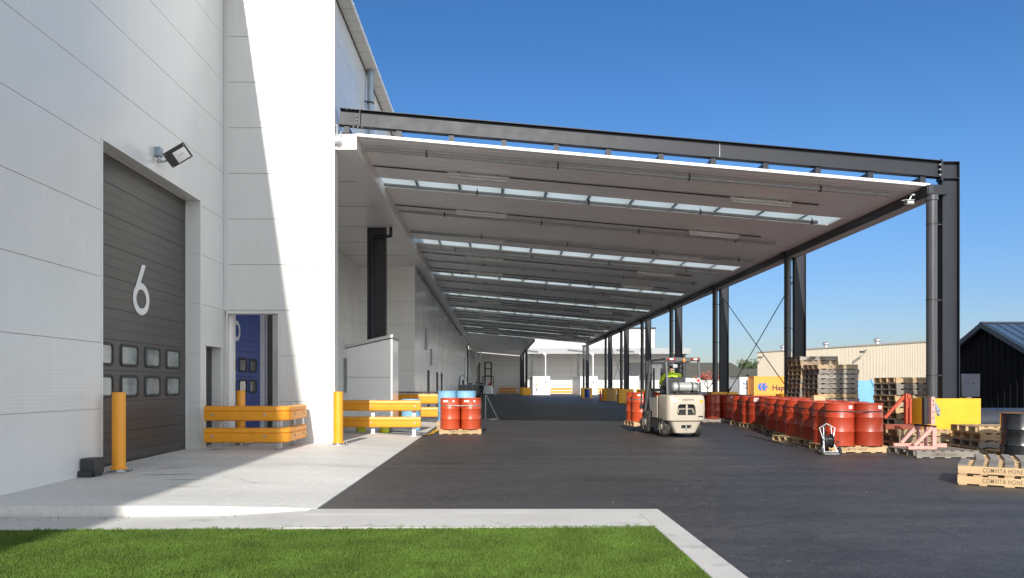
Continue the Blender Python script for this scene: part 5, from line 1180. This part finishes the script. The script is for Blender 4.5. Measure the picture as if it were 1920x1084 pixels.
mb.add(E_((-.6,0),(-.2,.8),(.55,.8),(.15,0),(.55,-.8),(-.2,-.8)), [(0,1,2,3),(0,3,4,5)])
mb.add(E_((.25,.12),(.75,.45),(.65,.15),(1.1,0),(.65,-.15),(.75,-.45),(.25,-.12)), [(0,1,2,3,4,5,6)])
mb.build('emblem', M_['logo_blue'], t, smooth=False, world=True, fix=False)
t = container('white shipping container with faint blue lettering left of the orange one', 33.75, 36.2, 103.2, 109.3, 2.55, M_['cont_white'])
letter(t, 'ACTO', .62, (35.0, 103.19, 1.62), 'logo_blue'); letter(t, 'CTAINER', .42, (35.0, 103.19, .95), 'logo_blue')
def reefer(label, x0, y0):
    t = container(label, x0, x0+2.5, y0, y0+12, 2.72, M_['cont_white'], ribs=False)
    mb = MB(); mb.box(x0+.95,x0+.98,y0+.03,y0+.058,.2,2.5); mb.box(x0+.1,x0+2.4,y0+.03,y0+.058,2.3,2.33)
    for xx in (x0+1.15,x0+1.35,x0+2.1): mb.cyl((xx,y0+.03,.2),(xx,y0+.03,2.5),.02,n=6)
    mb.build('door_bar', M_['zinc_dull'], t, world=True)
    mb = MB(); mb.box(x0+.45,x0+.65,y0+.04,y0+.058,1.95,2.15); mb.box(x0+.42,x0+.68,y0+.04,y0+.058,1.45,1.65,1); mb.box(x0+.45,x0+.66,y0+.04,y0+.058,.95,1.12,1); mb.box(x0+.47,x0+.62,y0+.04,y0+.058,.6,.9,2); mb.box(x0+1.75,x0+2.0,y0+.04,y0+.058,1.75,1.9,2)
    mb.build('marking', [M_['yellow'], M_['orange'], M_['steel']], t, world=True)
reefer('white refrigerated container beside the far inner columns', U(999,108), 108)
reefer('white refrigerated container behind the farthest outer column', U(1088,108), 108)
# far warehouse closing the yard
t = thing('far_warehouse', 'white warehouse closing the far end with a deep grey awning', 'warehouse', (12, 126, 0))
mb = MB(); panel_wall(mb, 'y', 125.2, .3, -12, 31.5, 0, 7.3, [1.2*k for k in range(1,6)], [(22.3,26.2,0,5.2),(U(935,125)-12,U(935,125)-11,0,1)], -1, vj=(-1.2,4.6,7.5,12.6,18.4,27.0), jd=.03, jw=.03)
mb.box(31.2,31.5,125.2,150,0,7.3); mb.build('wall', [M_['far_white'], M_['joint']], t, smooth=False, world=True, fix=False)
mb = MB(); mb.box(22.3,26.2,125.3,125.4,0,5.2); mb.build('roller_door', M_['far_grey'], t, world=True)
mb = MB(); panel_wall(mb, 'y', 140, .3, -12, U(1227,140), 7.3, 12.0, [8.4,9.6,10.8], [], -1, jd=.03, jw=.03); mb.box(U(1227,140)-.3,U(1227,140),140.3,170,6.5,12.0); mb.build('upper_wall', [M_['far_white'], M_['joint']], t, smooth=False, world=True, fix=False)
mb = MB(); mb.box(-12.2,U(1229,140)+.1,139.7,170,12.0,12.25); mb.box(-12.2,31.6,125.4,140,7.3,7.45); mb.build('roof', M_['steel'], t, smooth=False, world=True)
mb = MB(); mb.box(4.9,30.6,117.6,125.1,6.75,7.1); mb.box(4.8,30.7,117.45,117.6,6.35,7.25,1); mb.box(30.6,30.75,117.6,125.1,6.35,7.25,1); mb.build('awning', [M_['soffit'], M_['far_grey']], t, smooth=False, world=True)
for px in (997,1084,1283):
    mb = MB(); x = U(px,117.9); mb.ibeam((x,117.9,0),(x,117.9,6.75),.36,.26,.02,.015,0,up=(1,0,0)); mb.build('column', M_['steel'], t, world=True)
for px in (1023,1112,1203):
    x = U(px,117.3); mb = MB(); mb.cyl((x,117.3,0),(x,117.3,6.1),.10,n=10); mb.cyl((x,117.3,6.1),(x-.35,117.2,6.5),.22,n=10); mb.tube([(x-1.2,117.2,6.7),(x-4,117.2,7.0)],.05,6,1) ; mb.build('downpipe', [M_['cont_white'], M_['charcoal']], t, world=True)
# white lean post wall at far right of the yard, rails
def far_rail(label, xa, xb, y, h=1.0):
    t = thing('guard_rail', label, 'barrier', ((xa+xb)/2, y, 0), 0, 'far orange guard rails')
    for zc in (.82,.34): mb = MB(); w_rail(mb, (xa,y), (xb,y), zc, .34, .14, (0,-1)); mb.build('rail', M_['orange'], t, world=True)
    x = xa+.2
    while x <= xb: post(t, x, y+.14, .95, 'cont_white', 0); x += 2.4
far_rail('far orange guard rail against the shaded wall under the canopy', U(935,123), U(968,123), 123)
far_rail('far orange guard rail between the two white containers', U(1032,121), U(1084,121), 121)
far_rail('far orange guard rail right of the second white container', U(1120,121), U(1176,121), 121)
t = thing('partition', 'pale grey panel screen with posts at the far right of the yard', 'screen', (U(1190,112),112,0))
mb = MB(); mb.box(U(1181,112),U(1197,112),112,112.1,.1,2.75); mb.build('panel', M_['cont_white'], t, world=True)
for px in (1180.5,1197.5): mb = MB(); x = U(px,112); mb.box(x-.06,x+.06,111.95,112.15,0,2.85); mb.build('post', M_['galv'], t, world=True)
# stair with platform at the end of the long wall
t = thing('stair_tower', 'white steel access stair and platform at the end of the long wall', 'stair', (-3.2, 95.5, 0))
mb = MB(); x0, x1, y = -3.3, -1.9, 95.5
mb.box(x0,x1,y-.5,y+.5,4.35,4.43); mb.bar((x0,y-.45,2.9),(x1-.25,y-.45,4.3),.08,.10); mb.box(x0-.1,x0+.1,y-.5,y-.4,0,6.4)
mb.build('platform', M_['white_paint'], t, world=True)
mb = MB()
for i in range(5): x = x0+.75+i*.16; mb.cyl((x,y-.46,4.4),(x,y-.46,5.5),.04,n=6)
mb.tube([(x0+.1,y-.46,4.43),(x1,y-.46,4.43)],.035,6); mb.cyl((x1-.03,y-.46,4.4),(x1-.03,y-.46,5.7),.05,n=6); mb.build('railing', M_['white_paint'], t, world=True)
mb = MB(); mb.cyl((x0+.25,y-.5,0),(x0+.25,y-.5,2.9),.03,n=6); mb.cyl((x0+.65,y-.5,0),(x0+.65,y-.5,2.9),.03,n=6)
for i in range(9): mb.cyl((x0+.25,y-.5,.3+i*.3),(x0+.65,y-.5,.3+i*.3),.018,n=6)
mb.build('ladder', M_['white_paint'], t, world=True)
mb = MB(); mb.cyl((-3.55,95.0,0),(-3.55,95.0,6.6),.09,n=8); mb.cyl((U(898.5,124.9),124.9,0),(U(898.5,124.9),124.9,6.7),.12,n=8); mb.build('downpipe', M_['steel'], t, world=True)
# tank trailer and attendant under the canopy
t = thing('tank', 'long grey metal tank with hoses on top by the long wall', 'tank', (-2.5, 72.5, 0))
mb = MB(); xa, xb, ya = U(857,71.5), U(902,71.5), 71.5
mb.box(xa,xb,ya,ya+2.2,.45,1.42,0)
for i in range(4): x = xa+.1+i*(xb-xa-.25)/3; mb.box(x,x+.07,ya-.05,ya,.45,1.45,1)
mb.box(xa-.03,xb+.03,ya-.06,ya+.02,1.40,1.48,1); mb.build('tank_body', [M_['grey_tank'], M_['zinc_dull']], t, smooth=False, world=True)
for x in (xa+.4,xb-.4): mb = MB(); mb.cyl((x,ya+.1,.3),(x,ya+2.0,.3),.3,n=16); mb.build('wheel', M_['rubber'], t, world=True)
mb = MB(); c = Vector((U(868,71.5),ya+.3,1.45)); mb.tube([c+Vector((.48*math.cos(R(a))*.9,0,.95*math.sin(R(a)))) for a in range(0,181,18)],.03,6); mb.cyl((c.x,ya+.3,1.45),(c.x,ya+.3,1.9),.09,n=8); mb.cyl((xa+.25,ya+.2,1.4),(xa+.25,ya+.2,2.25),.04,n=6); mb.cyl((c.x+.7,ya+.3,1.45),(c.x+.7,ya+.3,1.62),.16,n=10); mb.build('hose', M_['charcoal'], t, world=True)
JS = dict(pelvis=(0,0,.95), spine=(0,-.01,1.12), chest=(0,0,1.33), neck=(0,.01,1.50), head=(0,.05,1.64), shoulderR=(.19,0,1.43), shoulderL=(-.19,0,1.43), elbowR=(.25,.05,1.15), elbowL=(-.25,.05,1.15), wristR=(.20,.25,1.05), wristL=(-.20,.25,1.05), hipR=(.10,0,.90), hipL=(-.10,0,.90), kneeR=(.11,.03,.50), kneeL=(-.11,.0,.50), ankleR=(.11,.0,.09), ankleL=(-.11,-.04,.09), toeR=(.12,.14,.04), toeL=(-.12,.10,.04))
person('person', 'person in a green high visibility top standing behind the grey tank', (U(895,75),75,0), R(100), JS, 'hivis_green', 'navy_cloth', (.2,1,-.1))
person('person', 'person in dark clothes standing at the right end of the grey tank', (U(902.5,70),70,0), R(20), {k: (v[0],v[1],v[2]*.93) for k, v in JS.items()}, 'navy_cloth', 'navy_cloth', (.2,1,-.2))
t = thing('stand', 'folded grey metal stand on the dark asphalt right of the red drums', 'stand', (U(908,30),30,0))
mb = MB(); mb.tube([(.05,0,1.0),(.05,0,.05)],.022,8); mb.tube([(.08,0,1.0),(.55,.1,.03)],.018,8); mb.tube([(-.05,0,.03),(.6,.05,.03)],.02,8); mb.box(.25,.5,-.05,.05,.0,.06); mb.build('frame', M_['zinc_dull'], t)
# reach truck far away
t = thing('reach_truck', 'distant white reach truck with a tall black raised mast', 'forklift', (U(915,100),100,0), R(0))
mb = MB(); mb.loft([sup(.62,-.9,.9,.25),sup(.64,-.95,.9,.7),sup(.6,-.9,.6,1.35)]); mb.build('body', M_['cont_white'], t)
mb = MB()
for s in (-1,1): mb.box(s*.42-.1,s*.42+.1,.9,1.05,.2,4.5)
for z in (1.0,2.6,3.55,4.4): mb.box(-.42,.42,.92,1.0,z,z+.14)
mb.build('mast', M_['black'], t)
mb = MB(); mb.box(-.75,.75,-.05,1.0,2.55,2.62)
for sx in (-.7,.7):
    for sy in (-.0,.9): mb.box(sx-.05,sx+.05,sy-.05,sy+.05,1.0,2.55)
mb.build('overhead_guard', M_['charcoal'], t)
mb = MB(); mb.prism([(-.5,1.0),(.2,1.0),(.6,1.9),(.4,2.0),(-.2,1.3)],-.3,.55,'y'); mb.build('seat', M_['lamp_red'], t)
for x, y in ((-.5,-.6),(.5,-.6),(-.5,1.3),(.5,1.3)): mb = MB(); mb.cyl((x-.08,y,.22),(x+.08,y,.22),.22,n=14); mb.build('wheel', M_['rubber'], t)
for s in (-1,1): mb = MB(); mb.box(s*.5-.1,s*.5+.1,.85,1.6,.1,.35); mb.build('leg', M_['charcoal'], t)
mb = MB(); mb.box(.92,.99,-.3,.3,.1,2.1); mb.box(.85,1.1,-.3,.3,.1,.16); mb.build('side_board', M_['cont_white'], t)
# crates leaning at the far column, cone, barrier board
x0 = U(1131,69)
for i in range(4):
    t = thing('leaning_pallet', ['leftmost','second from the left','third from the left','rightmost'][i]+' pale pallet standing on edge against a far yellow guard', 'pallet', (x0+.33*i, 65.6-.2*i, 0), R(-20), 'pallets standing on edge')
    mb = MB()
    for k in range(7): mb.box(-.14,.14,-.03,-.01,.02+k*.175,.13+k*.175)
    mb.build('deck', M_['wood_new'], t, smooth=False)
    for xx in (-.11,.11): mb = MB(); mb.box(xx-.02,xx+.02,-.009,.09,0,1.2); mb.build('bearer', M_['wood_mid'], t, smooth=False)
t = thing('traffic_cone', 'orange traffic cone left of the pallets standing on edge', 'cone', (U(1126,66),66,0))
mb = MB(); mb.box(-.18,.18,-.18,.18,0,.04); mb.build('base', M_['rubber'], t); mb = MB(); mb.lathe([(.14,.04),(.03,1.0),(.02,1.01)],18); mb.build('body', M_['sign_red'], t)
for px, y in ((1197,63),(1470,30)):
    t = thing('bollard', 'yellow bollard by a far column seen '+('left of the forklift' if px < 1300 else 'above the long drum row'), 'bollard', (U(px,y),y,0), 0, 'yellow yard bollards')
    mb = MB(); mb.lathe([(.19,0),(.19,1.0),(.15,1.08),(.05,1.1)],20); mb.build('post', M_['yellow'], t); mb = MB(); mb.lathe([(.193,.6),(.195,.6),(.195,.75),(.193,.75)],20); mb.build('band', M_['orange'], t)
# house, trees, pole
t = thing('house', 'low white house with a grey green hipped roof behind the canopy columns', 'house', (U(1350,160),160,0))
hx0, hx1 = U(1285,160), U(1398,160); HE, HR = EYE+17.5*160/F, EYE+44*160/F
mb = MB(); mb.box(hx0,hx1,160,170,0,HE); mb.build('wall', M_['house_white'], t, smooth=False, world=True)
mb = MB(); xs_ = [(hx0-.6,159.4),(hx1+.6,159.4),(hx1+.6,170.6),(hx0-.6,170.6)]; r1, r2 = (hx0+1,165), (U(1371,165),165)
mb.add([(a,b,HE-.12) for a,b in xs_]+[(a,b,HE+.12) for a,b in xs_]+[(r1[0],r1[1],HR),(r2[0],r2[1],HR)], [(0,3,2,1),(0,1,5,4),(1,2,6,5),(2,3,7,6),(3,0,4,7),(4,5,9,8),(5,6,9),(6,7,8,9),(7,4,8)]); mb.build('roof', M_['roof_grey'], t, smooth=False, world=True)
w = MB(); wx0, wx1 = U(1371,159.9), U(1389,159.9); wz0, wz1 = EYE+(CY-723)*160/F, EYE+(CY-706)*160/F; w.box(wx0,wx1,159.9,159.99,wz0,wz1,0)
for i in range(4): x = wx0+(wx1-wx0)*i/3; w.box(x-.04,x+.04,159.84,159.9,wz0,wz1,1)
w.box(wx0,wx1,159.84,159.9,(wz0+wz1)/2-.04,(wz0+wz1)/2+.04,1); w.build('window', [M_['glass_dark'], M_['cabinet']], t, world=True)
t = thing('house', 'second grey roofed house partly hidden behind the white container', 'house', (U(1412,175),175,0))
a, b = U(1392,175), U(1440,175); mb = MB(); mb.box(a,b,175,185,0,3.2); mb.build('wall', M_['house_white'], t, smooth=False, world=True)
mb = MB(); mb.prism([(174.3,3.1),(185.7,3.1),(180,EYE+32*175/F)], a-.5, b+.5, 'x'); mb.build('roof', M_['roof_grey'], t, smooth=False, world=True)
def tree(name, label, x, y, h, cr, mleaf, nleaf, seed, trunk_h, bare=0):
    r = random.Random(seed); t = thing(name, label, 'tree', (x,y,0), 0)
    mb = MB(); mb.cyl((0,0,0),(0,0,trunk_h),h*.02+.03,h*.012+.02,n=8); tips = []
    def br(p, d, L, rad, depth):
        q = p+d*L; mb.cyl(p,q,rad,rad*.55,n=5,caps=False); tips.append(q)
        if depth:
            for i in range(3+(depth>1)):
                e = (d+Vector((r.uniform(-.8,.8),r.uniform(-.8,.8),r.uniform(-.1,.6)))).normalized(); br(p.lerp(q,r.uniform(.6,1)), e, L*r.uniform(.55,.8), rad*.5, depth-1)
    for i in range(6): a = 6.283*i/6+r.uniform(-.4,.4); br(Vector((0,0,trunk_h*r.uniform(.7,1))), Vector((math.cos(a)*.7,math.sin(a)*.7,.9)).normalized(), (h-trunk_h)*.5, h*.011+.012, 2)
    mb.build('trunk', M_['bark'], t, fix=False)
    lb = MB()
    for i in range(nleaf):
        c = r.choice(tips)+Vector((r.gauss(0,cr*.16),r.gauss(0,cr*.16),r.gauss(0,cr*.13))); 
        if bare and c.z < h*bare: continue
        s = cr*r.uniform(.04,.09); u = Vector((r.uniform(-1,1),r.uniform(-1,1),r.uniform(-1,1))).normalized(); v = u.orthogonal().normalized(); lb.add([tuple(c-u*s),tuple(c+v*s*.6),tuple(c+u*s),tuple(c-v*s*.6)],[(0,1,2,3)])
    lb.build('crown', M_[mleaf], t, smooth=False, fix=False)
tree('shrub_tree', 'small red leaved tree with bare lower twigs before the white house', U(1327,140), 140, 3.9, 2.6, 'leaf_red', 1300, 4, .9, .62)
tree('tree', 'dark green round tree behind the house roofs', U(1413,210), 210, 8.4, 6, 'leaf_dark', 1500, 7, 2.6)
tree('tree', 'dark green low tree at the left of the distant treeline', U(1398,215), 215, 6.8, 5, 'leaf_dark', 1200, 8, 2.2)
t = thing('power_pole', 'thin power pole with a crossarm far behind the house', 'pole', (U(1390,200),200,0))
mb = MB(); mb.cyl((0,0,0),(0,0,8.6),.12,.09,n=8); mb.build('post', M_['bark'], t); mb = MB(); mb.box(-1.1,1.1,-.06,.06,7.9,8.05)
for x in (-1,-.4,.4,1): mb.cyl((x,0,8.05),(x,0,8.3),.06,n=6)
mb.build('crossarm', M_['bark'], t)
# hedge-like far tree belt on the horizon, right of the yard
mb = MB(); r = random.Random(3)
for i in range(5200):
    x = r.uniform(-60,420); y = 330+r.uniform(-8,8)+abs(x-60)*.1; hh = 4.5+1.8*math.sin(x*.11)+1.2*math.sin(x*.31+1); z = r.uniform(0,1)**.7*hh; s = r.uniform(.5,1.1)
    u = Vector((r.uniform(-1,1),r.uniform(-1,1),r.uniform(-1,1))).normalized(); v = u.orthogonal().normalized(); c = Vector((x,y,z)); mb.add([tuple(c-u*s),tuple(c+v*s),tuple(c+u*s),tuple(c-v*s)],[(0,1,2,3)])
tag(mb.build('distant_woods', M_['leaf_dark'], smooth=False, fix=False), 'low dark belt of trees along the far horizon', 'woods', kind='stuff')
# remove unused prototypes
for k, o in list(PAL.items())+list(DR.items()):
    key = ('pal' if k in PAL else 'dr')+k
    if key not in used_proto:
        for c in list(o.children): bpy.data.objects.remove(c)
        bpy.data.objects.remove(o)
bpy.context.view_layer.update()
